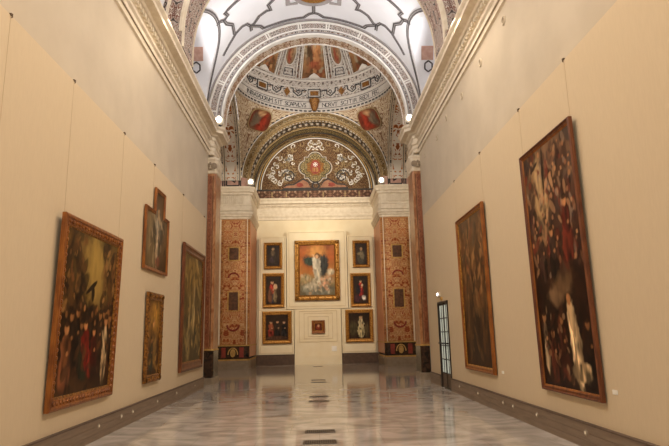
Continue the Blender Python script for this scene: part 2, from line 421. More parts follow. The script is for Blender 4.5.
# ------------------------------------------------------------------ nave pilasters
PP = [(-XU-.3, 20.2), (-3.73, 20.2), (-3.67, 20.26), (-3.67, 21.2), (-XU-.3, 21.2)]
def grow(poly, d): # crude offset of the pilaster plan
    return [(x, y-d) if i == 0 else (x+d*.6, y-d) if i == 1 else (x+d, y-d*.6) if i == 2 else (x+d, y) if i == 3 else (x, y) for i, (x, y) in enumerate(poly)]
def mx(poly, s): return poly if s > 0 else [(-x, y) for x, y in reversed(poly)]
for s, side in ((1, 'left'), (-1, 'right')):
    r = thing('pillar', f'tall red brown marble pilaster with black base at the end of the {side} wall', 'pillar', kind='structure')
    b = MB(); b.prism(mx(grow(PP, .06), s), 0, .2); b.prism(mx(grow(PP, .04), s), .2, .24); b.build('plinth', M_plinth, r)
    b = MB(); b.prism(mx(grow(PP, .02), s), .24, 1.16); b.build('base', M_blackmarble, r)
    b = MB(); b.prism(mx(grow(PP, .035), s), 1.16, 1.22); b.build('base_moulding', M_goldpaint, r)
    b = MB(); b.prism(mx(PP, s), 1.22, 7.62); b.build('shaft', M_redmarble, r)
    for x0, x1, mt, nm in ((-4.0, -3.975, M_brownpaint, 'border_strip'), (-3.95, -3.82, M_redband, 'painted_band'), (-3.79, -3.765, M_brownpaint, 'border_strip')):
        a, e = sorted((s*x0, s*x1)); b = MB(); b.box(a, e, 20.18, 20.2, 1.3, 7.5); b.build(nm, mt, r)
    b = MB()
    b.sweep([(-XU-.1, 20.2), (-3.73, 20.2), (-3.67, 20.26), (-3.67, 21.2)], [(0, 7.6), (.03, 7.62), (.03, 7.68), (0, 7.7), (0, 7.8), (.03, 7.86), (.03, 7.92), (.06, 8.0), (.06, 8.08), (.09, 8.13), (.09, 8.2), (0, 8.24), (-.2, 8.35)], s)
    cp = b.build('capital', M_stone_w, r)
    # volutes and swag of the capital
    b = MB()
    for x in (-4.02, -3.76):
        b.lathe([(0, -.07), (.05, -.06), (.06, -.03), (.1, -.035), (.12, 0), (.12, .06)], (s*x, 20.17, 7.9), 14, 'y')
    b.tube([(s*(-3.89+.13*math.cos(t)), 20.15, 7.86-.09*math.sin(t)) for t in [PI*k/10 for k in range(11)]], .03, 6)
    b.lathe([(0, -.05), (.05, -.03), (.06, .02)], (s*-3.89, 20.17, 7.98), 10, 'y')
    b.build('volute', M_plinth, cp)

# ------------------------------------------------------------------ arch helper: ring sectors in planes of constant Y or X
def ring_face(r0, r1, y, n=96, c=(CX, ZS), a0=0, a1=PI, facing=-1):
    b = MB()
    b.grid(lambda u, v: (c[0]-(r0+(r1-r0)*v)*math.cos(a0+(a1-a0)*u), y, c[1]+(r0+(r1-r0)*v)*math.sin(a0+(a1-a0)*u)), n, 1,
           lambda u, v: ((a1-a0)*(r0+r1)/2*u, (r1-r0)*v))
    return b
def ring_solid(b, r0, r1, ya, yb, n=96, c=(CX, ZS), a0=0, a1=PI):
    """solid of annular sector between y=ya (front) and yb"""
    P = lambda r, a, y: (c[0]-r*math.cos(a), y, c[1]+r*math.sin(a))
    for i in range(n):
        p, q = a0+(a1-a0)*i/n, a0+(a1-a0)*(i+1)/n
        for (f, uv) in (([P(r0, p, ya), P(r0, q, ya), P(r1, q, ya), P(r1, p, ya)], [(r0*p, 0), (r0*q, 0), (r0*q, r1-r0), (r0*p, r1-r0)]),
                  ([P(r0, p, yb), P(r0, q, yb), P(r0, q, ya), P(r0, p, ya)], [(r0*p, yb-ya), (r0*q, yb-ya), (r0*q, 0), (r0*p, 0)]),
                  ([P(r1, p, ya), P(r1, q, ya), P(r1, q, yb), P(r1, p, yb)], [(r1*p, 0), (r1*q, 0), (r1*q, yb-ya), (r1*p, yb-ya)])):
            b.face(f, uv)
    for a in (a0, a1):
        b.face([P(r0, a, ya), P(r1, a, ya), P(r1, a, yb), P(r0, a, yb)])
def ring_bars(b, r0, r1, ya, yb, angles, w, c=(CX, ZS)):
    for a in angles:
        rad = Vector((-math.cos(a), 0, math.sin(a))); tan = Vector((math.sin(a), 0, math.cos(a)))
        ctr = Vector((c[0], (ya+yb)/2, c[1]))+rad*(r0+r1)/2
        b.obox(ctr, tan*w/2, (0, (yb-ya)/2, 0), rad*(r1-r0)/2)

# ---- crossing arch towards the nave
ar = thing('arch', 'broad white stucco arch with scrollwork panels at the end of the nave vault', 'arch', kind='structure')
b = MB(); ring_solid(b, 3.56, 4.6, 20.45, 21.15); [b.box(*sorted((CX+sx*3.56, CX+sx*4.6)), 20.45, 21.15, 9.35, ZS) for sx in (-1, 1)]; b.build('arch_body', M_stone_w, ar)
b = MB(); ring_solid(b, 3.55, 3.62, 20.38, 20.6); b.build('inner_bead', M_white, ar)
b = MB(); ring_solid(b, 3.64, 3.76, 20.36, 20.5); b.build('grey_moulding', M_vline, ar)
b = MB(); ring_solid(b, 3.68, 3.715, 20.34, 20.5); b.build('dark_fillet', O_frieze, ar)
b = MB(); ring_solid(b, 3.77, 3.83, 20.38, 20.5); b.build('white_fillet', M_white, ar)
b = MB(); ring_solid(b, 3.83, 4.06, 20.42, 20.5); b.build('scrollwork_band', O_arch, ar)
b = MB(); ring_solid(b, 4.06, 4.13, 20.38, 20.5); b.build('outer_fillet', M_white, ar)
b = MB(); ring_bars(b, 3.83, 4.06, 20.39, 20.5, [PI/2+s*a for s in (-1, 1) for a in (.13, .155, .47, .495, .82, .845, 1.16, 1.185, 1.48)], .05); b.build('panel_divider', M_white, ar)
b = MB(); ring_solid(b, 4.16, 4.27, 20.3, 20.42); b.build('vault_edge_line', M_vline, ar)
b = MB()
b.grid(lambda u, v: (CX-3.545*math.cos(PI*u), 20.6+.5*v, ZS+3.545*math.sin(PI*u)), 96, 2, lambda u, v: (3.545*PI*u, .5*v)); b.build('painted_soffit', O_soffit, ar)
b = MB(); ring_solid(b, 3.52, 3.56, 21.08, 21.15); b.build('soffit_edge', M_white, ar)

# ---- transverse ribs of the nave vault
for k, (ya, yb) in enumerate(((14.0, 15.2), (7.6, 8.8))):
    rb = thing('arch', ('ornate stucco rib crossing the vault nearer the viewer, seen at the top corners', 'ornate stucco vault rib overhead, out of view above')[k], 'arch', kind='structure')
    b = MB(); ring_solid(b, 3.57, 4.5, ya, yb); [b.box(*sorted((CX+sx*3.57, CX+sx*4.5)), ya, yb, 9.35, ZS) for sx in (-1, 1)]; b.build('rib_body', O_rib, rb)
    for y in (ya-.02, yb-.06):
        b = MB(); ring_solid(b, 3.54, 3.6, y, y+.06); [b.box(*sorted((CX+sx*3.54, CX+sx*3.6)), y, y+.06, 9.35, ZS) for sx in (-1, 1)]; b.build('rib_moulding', M_stone_w, rb)
    b = MB(); ring_solid(b, 3.6, 3.68, ya-.04, ya+.05); ring_solid(b, 4.02, 4.1, ya-.04, ya+.05); b.build('face_moulding', M_stone_w, rb)
    b = MB(); ring_solid(b, 4.12, 4.22, yb, yb+.06); b.build('vault_edge_line', M_vline, rb)

# ------------------------------------------------------------------ nave vault: bays with side lunettes
RV, RL = 4.2, 2.35
def vault_pt(th, y, d=0):          # th degrees from the crown, d inwards
    t = math.radians(th); return (CX+(RV-d)*math.sin(t), y, ZS+(RV-d)*math.cos(t))
ATH = [(-.1, 19.36), (-.1, 19.84), (2.4, 19.94), (5.4, 20.2), (12.7, 20.17), (21.8, 20.17), (28.2, 20.13), (29.4, 19.91), (33.9, 19.62), (39.4, 19.36), (44.2, 19.38), (51.3, 19.55), (58.4, 19.72)]
PATHS = [
 [(0, 19.3), (0, 19.88)],
 [(0, 19.88), (2.4, 19.94), (5.4, 20.16), (12.7, 20.17), (21.8, 20.17), (28.2, 20.13), (29.6, 19.9), (34.5, 19.56)],
 [(17.0, 18.3), (21.1, 18.61), (23.7, 18.79), (22.7, 19.15), (24.9, 19.1), (29.4, 19.21), (33.0, 19.51), (35.2, 19.5), (35.2, 19.85)],
 [(35.2, 19.5), (37.0, 19.25), (40.0, 19.2), (44.5, 19.3), (47.5, 19.45), (56, 19.8)],
 [(26.0, 17.5), (38.9, 17.6), (47.5, 17.68), (46.2, 17.95), (49.2, 18.0), (48.2, 18.32), (45.0, 18.66), (45.4, 19.25)],
 [(49.2, 18.0), (51.5, 17.86), (53.9, 17.8)],
]
def groin(rad, off=0):
    out = []
    for k in range(31):
        a = PI*k/30
        y = rad*math.cos(a); zl = rad*math.sin(a)
        out.append((math.degrees(math.acos(min(1, zl/RV))), y))
    return out
for nb, yc in enumerate((17.8, 11.4, 5.0)):
    half = 2.6
    def zl(y): return math.sqrt(max(0, RL*RL-(y-yc)**2)) if abs(y-yc) < RL else 0
    ce = thing('ceiling', ('white barrel vault with raised grey line pattern before the crossing arch', 'white barrel vault bay above the viewer', 'white barrel vault bay behind the viewer')[nb], 'ceiling', kind='structure')
    b = MB()
    def bp(u, v):
        y = yc-half+2*half*v; tm = math.degrees(math.acos(zl(y)/RV)); return vault_pt(tm*(2*u-1), y)
    b.grid(bp, 64, 80); b.build('barrel', M_vault, ce, smooth=True)
    for s in (-1, 1):
        b = MB()
        def lp(u, v):
            y = yc-RL*math.cos(PI*v); z = RL*math.sin(PI*v)
            x0 = RV*math.sin(math.acos(min(1, z/RV))); return (CX+s*(x0+(5.0-x0)*u), y, ZS+z)
        b.grid(lp, 4, 60); b.build('lunette', M_vault, ce, smooth=True)
        if nb == 0:
            # painted panel and hexagon on the far side of the lunette
            def lsurf(al, x, d): return (s*x, yc+(RL-d)*math.cos(math.radians(al)), ZS+(RL-d)*math.sin(math.radians(al)))
            P3 = lambda a, bb, d: lsurf(a, bb, d)
            b = MB(); b.slab([(52, 4.06), (52, 4.5), (66, 4.42), (66, 3.98)], P3, .0, .02); b.build('pink_panel', M_pinkpaint, ce)
            b = MB(); b.ribbon([(40.8, 4.36), (43.5, 4.5), (48.5, 4.48), (51.2, 4.32), (48.5, 4.2), (43.5, 4.22)], .05, P3, 0, .03, True)
            hx = [(40.8, 4.36), (43.5, 4.5), (48.5, 4.48), (51.2, 4.32), (48.5, 4.2), (43.5, 4.22)]
            b = MB()
            for i in range(6):
                p, q = Vector(lsurf(*hx[i], .02)), Vector(lsurf(*hx[(i+1) % 6], .02)); b.tube([p, q], .028, 6)
            b.build('hexagon_line', M_vdark, ce)
    # raised lines
    if nb == 0:
        to3 = lambda a, bb, d: vault_pt(a, bb, d)
        wide, dark = MB(), MB()
        K = math.degrees(1/RV)      # degrees per metre on the vault
        def addpath(p):
            # densify in metric space
            q = []
            for (a0, y0), (a1, y1) in zip(p, p[1:]):
                n = max(1, int(math.hypot((a1-a0)/K, y1-y0)/.15))
                q += [((a0+(a1-a0)*i/n)/K, y0+(y1-y0)*i/n) for i in range(n)]
            q.append((p[-1][0]/K, p[-1][1]))
            t3 = lambda a, bb, d: vault_pt(a*K, bb, d)
            wide.ribbon(q, .14, t3, -.01, .02); 
            def shift(q, o):
                r = []
                for i, z in enumerate(q):
                    a, e = q[max(i-1, 0)], q[min(i+1, len(q)-1)]
                    t = Vector((e[0]-a[0], e[1]-a[1])).normalized(); r.append((z[0]-t.y*o, z[1]+t.x*o))
                return r
            dark.ribbon(shift(q, .03), .035, t3, -.01, .032); dark.ribbon(shift(q, -.05), .022, t3, -.01, .032)
        for p in PATHS:
            for sx in (-1, 1):
                if sx < 0 and p[0][0] == 0 and p[-1][0] == 0: continue
                for sy in ((-1, 1) if max(a for a, y in p) < 40 else (1,)):
                    addpath([(sx*a, 17.5+sy*(y-17.5)) for a, y in p])
        for sx in (-1, 1):
            addpath([(sx*max(a-1.6, 0), yc+y*1.03) for a, y in groin(2.45)])
        wide.build('raised_line', M_vline, ce); dark.build('dark_line', M_vdark, ce)
        # crown medallion
        t3 = lambda a, bb, d: vault_pt(a*K, bb, d)
        circ = lambda r, n=32: [(r*math.cos(2*PI*i/n), yc+.8+r*math.sin(2*PI*i/n)) for i in range(n)]
        b = MB(); b.ribbon(circ(.68), .18, t3, -.01, .05, True); [b.ribbon([(sx*.6, yc+1.33), (sx*.98, yc+1.33), (sx*.98, yc+.25), (sx*.6, yc+.25)], .12, t3, -.01, .04) for sx in (-1, 1)]; b.build('medallion_ring', M_vline, ce)
        b = MB(); b.slab(circ(.6), t3, -.01, .03); b.build('medallion', M_gold, ce)
        b = MB(); b.slab(circ(.22, 16), t3, -.01, .08); b.build('medallion_boss', M_redpaint, ce)

# wall behind the lunettes, with a window in each bay
wn = 0
for nb, yc in enumerate((17.8, 11.4, 5.0)):
    for s, side in ((-1, 'left'), (1, 'right')):
        wn += 1
        w = thing('window_%d' % wn, f'small daylit window high in the {side} vault lunette of bay {("nearest the crossing", "in the middle", "above the viewer")[nb]}', 'window', (s*5.0, yc, 10.3), kind='structure')
        b = MB(); b.box(-.06, .06, -.85, -.75, 0, 1.4); b.box(-.06, .06, .75, .85, 0, 1.4); b.box(-.06, .06, -.85, .85, 0, .1); b.box(-.06, .06, -.85, .85, 1.3, 1.4); b.box(-.03, .03, -.02, .02, .1, 1.3); b.box(-.03, .03, -.75, .75, .68, .72)
        b.build('window_frame', M_white, w)
        b = MB(); b.box(-.01, .01, -.75, .75, .1, 1.3); b.build('pane', M_sky, w)
for s, side in ((-1, 'left'), (1, 'right')):
    b = MB(); x0, x1 = sorted((s*5.02, s*5.2)); b.box(x0, x1, Y0, 21.2, 8.4, 12.4)
    x0, x1 = sorted((s*XU, s*5.2)); b.box(x0, x1, Y0, 21.2, 9.5, 9.56)
    struct(b.build('wall_clerestory_'+side, M_vault), f'white upper wall behind the lunettes on the {side}', 'wall')

# ------------------------------------------------------------------ crossing: chancel piers
PK = [(-5.4, 29.1), (-3.56, 29.1), (-3.46, 29.2), (-3.46, YB), (-5.4, YB)]
def growk(d): return [(-5.4-d, 29.1-d), (-3.56+d*.4, 29.1-d), (-3.46+d, 29.2-d*.4), (-3.46+d, YB), (-5.4-d, YB)]
def fr(a, bb, d): return (a, 29.1-d, bb)
for s, side in ((1, 'left'), (-1, 'right')):
    r = thing('pillar', f'wide pier painted with gold and red ornament on the {side} of the end wall', 'pillar', kind='structure')
    def bx(nm, mt, x0, x1, y0, y1, z0, z1, par=None):
        a, e = sorted((s*x0, s*x1)); q = MB(); q.box(a, e, y0, y1, z0, z1); return q.build(nm, mt, par or r)
    b = MB(); b.prism(mx(growk(.07), s), 0, .2); b.prism(mx(growk(.08), s), .2, .42); b.build('plinth', M_plinth, r)
    b = MB(); b.prism(mx(growk(.03), s), .42, .5); b.prism(mx(growk(.03), s), 1.14, 1.2); b.build('base_moulding', M_goldpaint, r)
    b = MB(); b.prism(mx(growk(0), s), .5, 1.14); b.build('base', M_blackmarble, r)
    b = MB(); b.prism(mx(PK, s), 1.2, 7.75); b.build('shaft', O_pierside, r)
    bx('painted_panel', O_pier, -4.82, -3.72, 29.06, 29.1, 1.25, 7.6)
    bx('pale_edge', M_stone_w, -5.02, -4.95, 29.05, 29.1, 1.2, 7.7); bx('pale_edge', M_stone_w, -3.6, -3.565, 29.05, 29.1, 1.2, 7.7)
    for z0, z1 in ((5.55, 6.15), (2.95, 3.85)):
        bx('plaque', M_plaque, -4.5, -4.04, 29.03, 29.06, z0, z1)
        q = MB()
        a, e = sorted((s*-4.55, s*-3.99)); q.ribbon([(a, z0-.05), (e, z0-.05), (e, z1+.05), (a, z1+.05)], .06, fr, .035, .06, True); q.build('plaque_border', M_goldpaint, r)
    # red swag
    q = MB(); q.tube([(s*(-4.27+.3*math.cos(t)), 29.05, 2.2-.28*math.sin(t)) for t in [PI*i/12 for i in range(13)]], .045, 6); q.build('painted_swag', M_redpaint, r)
    q = MB(); q.tube([(s*(-4.27+.27*math.cos(t)), 29.05, 4.6+.24*math.sin(t)) for t in [PI*i/12 for i in range(13)]], .04, 6); q.build('painted_garland', M_redpaint, r)
    # base inlay: arch and oval between red panels
    q = MB(); q.slab([(s*-4.27+.13*math.cos(2*PI*i/24), .8+.2*math.sin(2*PI*i/24)) for i in range(24)], fr, 0, .03); q.build('base_oval', M_goldpaint, r)
    q = MB(); q.ribbon([(s*-4.27+.24*math.cos(PI*i/16), .72+.33*math.sin(PI*i/16)) for i in range(17)], .05, fr, 0, .03); q.build('base_arch', M_goldpaint, r)
    for x in (-4.73, -3.83): bx('base_panel', M_redpaint, x-.12, x+.1, 29.08, 29.1, .58, 1.08)
    # jamb
    jm = MB(); a, e = sorted((s*-3.46, s*-3.435)); jm.box(a, e, 29.35, YB-.25, .6, 7.6); jm.build('orange_jamb_panel', M_orange, r)
    # capital
    pth = [(-5.4, 29.1), (-3.56, 29.1), (-3.46, 29.2), (-3.46, YB)]
    q = MB(); q.sweep(pth, [(0, 7.7), (.04, 7.72), (.04, 7.8), (.1, 7.86), (.1, 7.92), (.15, 7.98), (.15, 8.08), (.1, 8.12), (0, 8.13)], s); q.build('capital', M_stone_w, r)
    q = MB(); q.sweep(pth, [(0, 8.13), (.08, 8.15), (.08, 8.4), (.1, 8.44), (.1, 8.5), (.04, 8.52), (.04, 8.98), (.08, 9.0), (.12, 9.04), (.12, 9.12), (.2, 9.16), (.2, 9.26), (.25, 9.36), (.25, 9.44), (0, 9.47)], s); q.build('entablature', M_stone_w, r)
    q = MB()
    for k in range(14):
        x = -5.2+.11*k
        if x < -3.85: a, e = sorted((s*x, s*(x+.055))); q.box(a, e, 29.0, 29.06, 8.56, 8.96)
    q.build('fluting', M_stone_w, r)
    # black and white attic panel above the entablature
    q = MB(); q.prism(mx([(-5.4, 29.12), (-3.8, 29.12), (-3.62, 29.3), (-3.62, 29.9), (-5.4, 29.9)], s), 9.46, 9.98); q.build('attic', M_pinkpaint, r)
    q = MB()
    for x in (-4.95, -4.85, -4.0): a, e = sorted((s*x, s*(x+.06))); q.box(a, e, 29.08, 29.12, 9.5, 9.92)
    q.ribbon([(s*-4.72, 9.55), (s*-4.72, 9.85), (s*-4.5, 9.88), (s*-4.27, 9.72), (s*-4.24, 9.88), (s*-4.05, 9.85), (s*-4.05, 9.55)], .07, lambda a, bb, d: (a, 29.12-d, bb), 0, .04)
    q.ribbon([(s*-4.72, 9.54), (s*-4.05, 9.54)], .06, lambda a, bb, d: (a, 29.12-d, bb), 0, .04); q.build('attic_inlay', M_black, r)

# ------------------------------------------------------------------ end arch, lunette, end wall
b = MB(); b.box(-5.4, 5.5, YB, YB+.4, 0, 14.6)
struct(b.build('wall_back', M_plaster_apse), 'cream plaster end wall behind the display panels', 'wall')

a2 = thing('arch', 'golden painted arch framing the lunette above the end wall', 'arch', kind='structure')
b = MB(); ring_solid(b, 3.62, 4.02, 29.35, YB); b.build('arch_body', O_gold, a2)
b = MB(); ring_solid(b, 3.62, 3.7, 29.24, 29.4); ring_solid(b, 3.88, 3.96, 29.24, 29.4); b.build('gilded_moulding', M_khaki, a2)
b = MB(); ring_solid(b, 3.96, 4.02, 29.27, 29.4); b.build('white_line', M_white, a2)
b = MB(); ring_bars(b, 4.02, 4.09, 29.23, 29.36, [PI*(i+.5)/44 for i in range(44)], .17); b.build('dashed_line', M_black, a2)
for (ya, yb, mt, nm) in ((29.5, 30.7, O_gold, 'soffit_panel'), (30.8, 31.6, O_olive, 'soffit_border'), (31.65, 32.2, O_gold, 'soffit_panel')):
    b = MB(); b.grid(lambda u, v: (CX-3.61*math.cos(PI*u), ya+(yb-ya)*v, ZS+3.61*math.sin(PI*u)), 80, 2, lambda u, v: (3.6*PI*u, (yb-ya)*v)); b.build(nm, mt, a2)
b = MB()
for y in (29.45, 30.72, 31.6, 32.22): ring_solid(b, 3.57, 3.62, y, y+.07)
b.build('soffit_fillet', M_khaki, a2)
b = MB(); ring_solid(b, 3.56, 3.62, 30.78, 30.84); ring_solid(b, 3.56, 3.62, 31.54, 31.6); b.build('dark_fillet', M_black, a2)
b, q = MB(), MB()
ring_bars(b, 3.57, 3.6, 29.62, 29.72, [PI*(i+.5)/60 for i in range(60)], .1); ring_bars(b, 3.57, 3.6, 30.0, 30.28, [PI*(i+.5)/34 for i in range(34)], .14)
ring_bars(q, 3.575, 3.6, 29.92, 29.97, [PI*(i+.5)/80 for i in range(80)], .14); ring_bars(q, 3.575, 3.6, 30.32, 30.37, [PI*(i+.5)/80 for i in range(80)], .14); ring_bars(q, 3.575, 3.6, 30.0, 30.28, [PI*i/34 for i in range(35)], .05)
b.build('white_fret', M_stucco, a2); q.build('dark_fret', M_black, a2)
# keystone cherub block under the ring
b = MB(); b.lathe([(0, -.3), (.12, -.25), (.2, -.05), (.24, .15), (.3, .3), (.3, .38), (0, .4)], (CX, 29.15, 14.05), 10); b.build('keystone', M_gold_dk, a2)

lu = thing('lunette', 'half round gilded lunette with red shield above the end wall cornice', 'wall decoration', kind='structure')
ZL = 10.1
tb = lambda a, bb, d: (a+CX, YB-d, bb)
half = lambda r, n=48: [(r*math.cos(PI*i/n), ZL+r*math.sin(PI*i/n)) for i in range(n+1)]
b = MB(); b.slab(half(3.3), tb, 0, .04); b.build('scrollwork_field', O_lun, lu)
for r, w, mt, nm in ((3.52, .09, M_white, 'white_border'), (3.44, .05, M_black, 'black_line'), (3.37, .06, M_goldpaint, 'gold_line'), (3.31, .04, M_black, 'black_line'), (3.26, .05, M_white, 'white_border')):
    b = MB(); b.ribbon(half(r), w, tb, 0, .08); b.build(nm, mt, lu)
b = MB(); b.slab([(-3.5, ZL-.02), (3.5, ZL-.02), (3.5, ZL+.06), (-3.5, ZL+.06)], tb, 0, .1); b.build('black_sill', M_black, lu)
def radial(shape, n=96):
    out = []
    for i in range(n):
        t = 2*PI*i/n; r = 0
        for k in range(200):
            rr = k*.008
            if shape(rr*math.cos(t), rr*math.sin(t)): r = rr
        out.append((r*math.cos(t), r*math.sin(t)))
    return out
quat = radial(lambda x, y: max(abs(x), abs(y)) < .62 or any((x-a)**2+(y-c)**2 < .42**2 for a, c in ((.52, 0), (-.52, 0), (0, .5), (0, -.5))))
sh = lambda p, k, cz=11.5: [(x*k, cz+y*k) for x, y in p]
b = MB(); b.slab(sh(quat, 1.1), tb, .04, .08); b.build('cartouche_edge', M_stucco, lu)
b = MB(); b.slab(sh(quat, 1.03), tb, .05, .1); b.build('cartouche_line', M_black, lu)
b = MB(); b.slab(sh(quat, .97), tb, .06, .12); b.build('cartouche_field', O_olive, lu)
star = [(.58*(1 if i % 2 else .8)*math.cos(2*PI*i/16), 11.5+.58*(1 if i % 2 else .8)*math.sin(2*PI*i/16)) for i in range(16)]
b = MB(); b.slab(star, tb, .06, .15); b.build('shield_rays', M_gold_dk, lu)
b = MB(); b.slab([(.3*math.cos(2*PI*i/28), 11.5+.43*math.sin(2*PI*i/28)) for i in range(28)], tb, .06, .19); b.build('shield', M_redpaint, lu)
b = MB()
for a in (0, PI/2, PI, 3*PI/2):
    d0 = Vector((math.cos(a), math.sin(a))); n0 = Vector((-d0.y, d0.x))
    pts = [Vector((0, 11.65)), d0*.15+n0*.08+Vector((0, 11.65)), d0*.11+Vector((0, 11.65)), d0*.15-n0*.08+Vector((0, 11.65))]
    b.slab([tuple(p) for p in pts], tb, .15, .22)
b.build('white_cross', M_white, lu)
b = MB()
for x in (-.14, -.05, .05, .14): b.slab([(x-.02, 11.2), (x+.02, 11.2), (x+.02, 11.46), (x-.02, 11.46)], tb, .15, .21)
b.build('shield_stripes', M_goldpaint, lu)
for s in (-1, 1):
    pan = [(s*.25, 10.2), (s*.45, 10.62), (s*.75, 10.78), (s*1.05, 10.6), (s*1.3, 10.45), (s*1.75, 10.42), (s*1.95, 10.2)]
    if s < 0: pan.reverse()
    b = MB(); b.slab(pan, tb, .04, .09); b.build('lower_panel', M_brownpink, lu)
    b = MB(); b.ribbon(pan, .07, tb, .05, .13, True); b.build('panel_outline', M_black, lu)
    b = MB(); b.slab([(s*.95+.2*math.cos(2*PI*i/12)*(1+.3*math.sin(3*i)), 10.42+.13*math.sin(2*PI*i/12)) for i in range(12)], tb, .05, .12); b.build('painted_figure', M_redpaint, lu)
    sc = [(s*(1.6+.42*(1-k/26)*math.cos(k*.5)), 10.95+.42*(1-k/26)*math.sin(k*.5)) for k in range(24)]
    b = MB(); b.ribbon(sc, .06, tb, .04, .1); b.build('scroll', M_black, lu)
b = MB(); b.ribbon([(.2*math.cos(2*PI*i/20), 10.38+.2*math.sin(2*PI*i/20)) for i in range(20)], .09, tb, .04, .13, True); b.build('lower_roundel', M_black, lu)
# white acanthus scrolls over the field
rnd = random.Random(3); sw, sg_ = MB(), MB()
for k in range(150):
    a = PI*(.03+.47*rnd.random()); r = 1.25+1.85*rnd.random(); q = .1+.09*rnd.random()
    x, z = r*math.cos(a), ZL+.1+r*math.sin(a)
    if abs(x) < 1.15 and abs(z-11.5) < 1.1 or z < 10.75 and abs(x) < 2.1 or math.hypot(x, z-ZL) > 3.1 or x < .1: continue
    t0 = rnd.random()*6
    for sg in (-1, 1):
        (sw if k % 2 else sg_).ribbon([(sg*(x+q*(1-i/14)*math.cos(t0+i*.45)), z+q*(1-i/14)*math.sin(t0+i*.45)) for i in range(13)], .045, tb, .04, .075)
sg_.build('gilded_scroll', M_khaki, lu)
b = sw
b.build('acanthus_scroll', M_white, lu)

b = MB(); b.box(-3.56+CX, 3.56+CX, YB-.12, YB, 9.58, 10.06)
o = struct(b.build('trim_frieze', O_redfrieze), 'dark red painted frieze band below the lunette', 'frieze')
q = MB()
for x in (-2.6, -1.75, -.45, .45, 1.75, 2.6): q.box(x-.04+CX, x+.04+CX, YB-.15, YB-.11, 9.66, 9.98)
q.build('divider', M_khaki, o)
b = MB(); b.sweep([(-3.56, YB), (3.56+CX, YB)], [(0, 8.28), (.06, 8.3), (.06, 8.44), (.1, 8.5), (.1, 8.58), (.05, 8.62), (.05, 9.02), (.1, 9.06), (.14, 9.2), (.3, 9.26), (.3, 9.38), (.38, 9.48), (.38, 9.56), (.12, 9.6), (0, 9.6)])
o = struct(b.build('trim_cornice_back', M_stone_w), 'cream cornice with small dentils across the end wall', 'cornice')
q = MB()
for k in range(44): q.box(-3.5+.162*k, -3.5+.162*k+.09, YB-.24, YB-.12, 9.1, 9.2)
q.build('dentils', M_stone_w, o)

# ------------------------------------------------------------------ side arches and transept walls of the crossing
for s, side in ((-1, 'left'), (1, 'right')):
    sa = thing('arch', f'painted arch over the {side} arm of the crossing', 'arch', kind='structure')
    ys = lambda r, a: (YC+r*math.cos(a), ZS+r*math.sin(a))
    def band(x0, x1, r, mt, nm, n=64):
        q = MB(); q.grid(lambda u, v: (s*(x0+(x1-x0)*v), *ys(r, PI*u)), n, 1, lambda u, v: ((x1-x0)*v-(x1-x0)/2, r*PI*u)); q.build(nm, mt, sa)
    R = 3.72
    band(3.95, 5.4, R, M_stone_w, 'soffit')
    band(4.22, 4.76, R-.02, O_strip, 'grotesque_strip')
    for x0, x1, mt, nm in ((4.0, 4.03, M_black, 'black_line'), (4.08, 4.16, O_frieze, 'patterned_line'), (4.8, 4.83, M_black, 'black_line'), (4.9, 4.97, O_frieze, 'patterned_line')):
        band(x0, x1, R-.03, mt, nm)
    q = MB()
    q.grid(lambda u, v: (s*4.0, *ys(R+(4.0-R)*v, PI*u)), 64, 1); q.build('arch_face', O_pend, sa)
    q = MB()
    for i in range(46):
        a = PI*(i+.5)/46; y, z = ys(3.93, a); rad = Vector((0, math.cos(a), math.sin(a))); tn = Vector((0, -math.sin(a), math.cos(a)))
        q.obox((s*3.985, y, z), (.02, 0, 0), rad*.04, tn*.085)
    q.build('dashed_line', M_black, sa)
    b = MB(); x0, x1 = sorted((s*5.4, s*5.6)); b.box(x0, x1, 20.9, YB, 0, 14)
    struct(b.build('wall_transept_'+side, M_plaster_apse), f'cream wall closing the {side} arm of the crossing', 'wall')
    b = MB()
    for ya, yb in ((21.0, YC-R-.02), ): x0, x1 = sorted((s*3.9, s*5.5)); b.box(x0, x1, ya, yb, 0, ZS)
    struct(b.build('wall_crossing_'+side, M_plaster_apse), f'cream pier wall behind the {side} nave pilaster', 'wall')

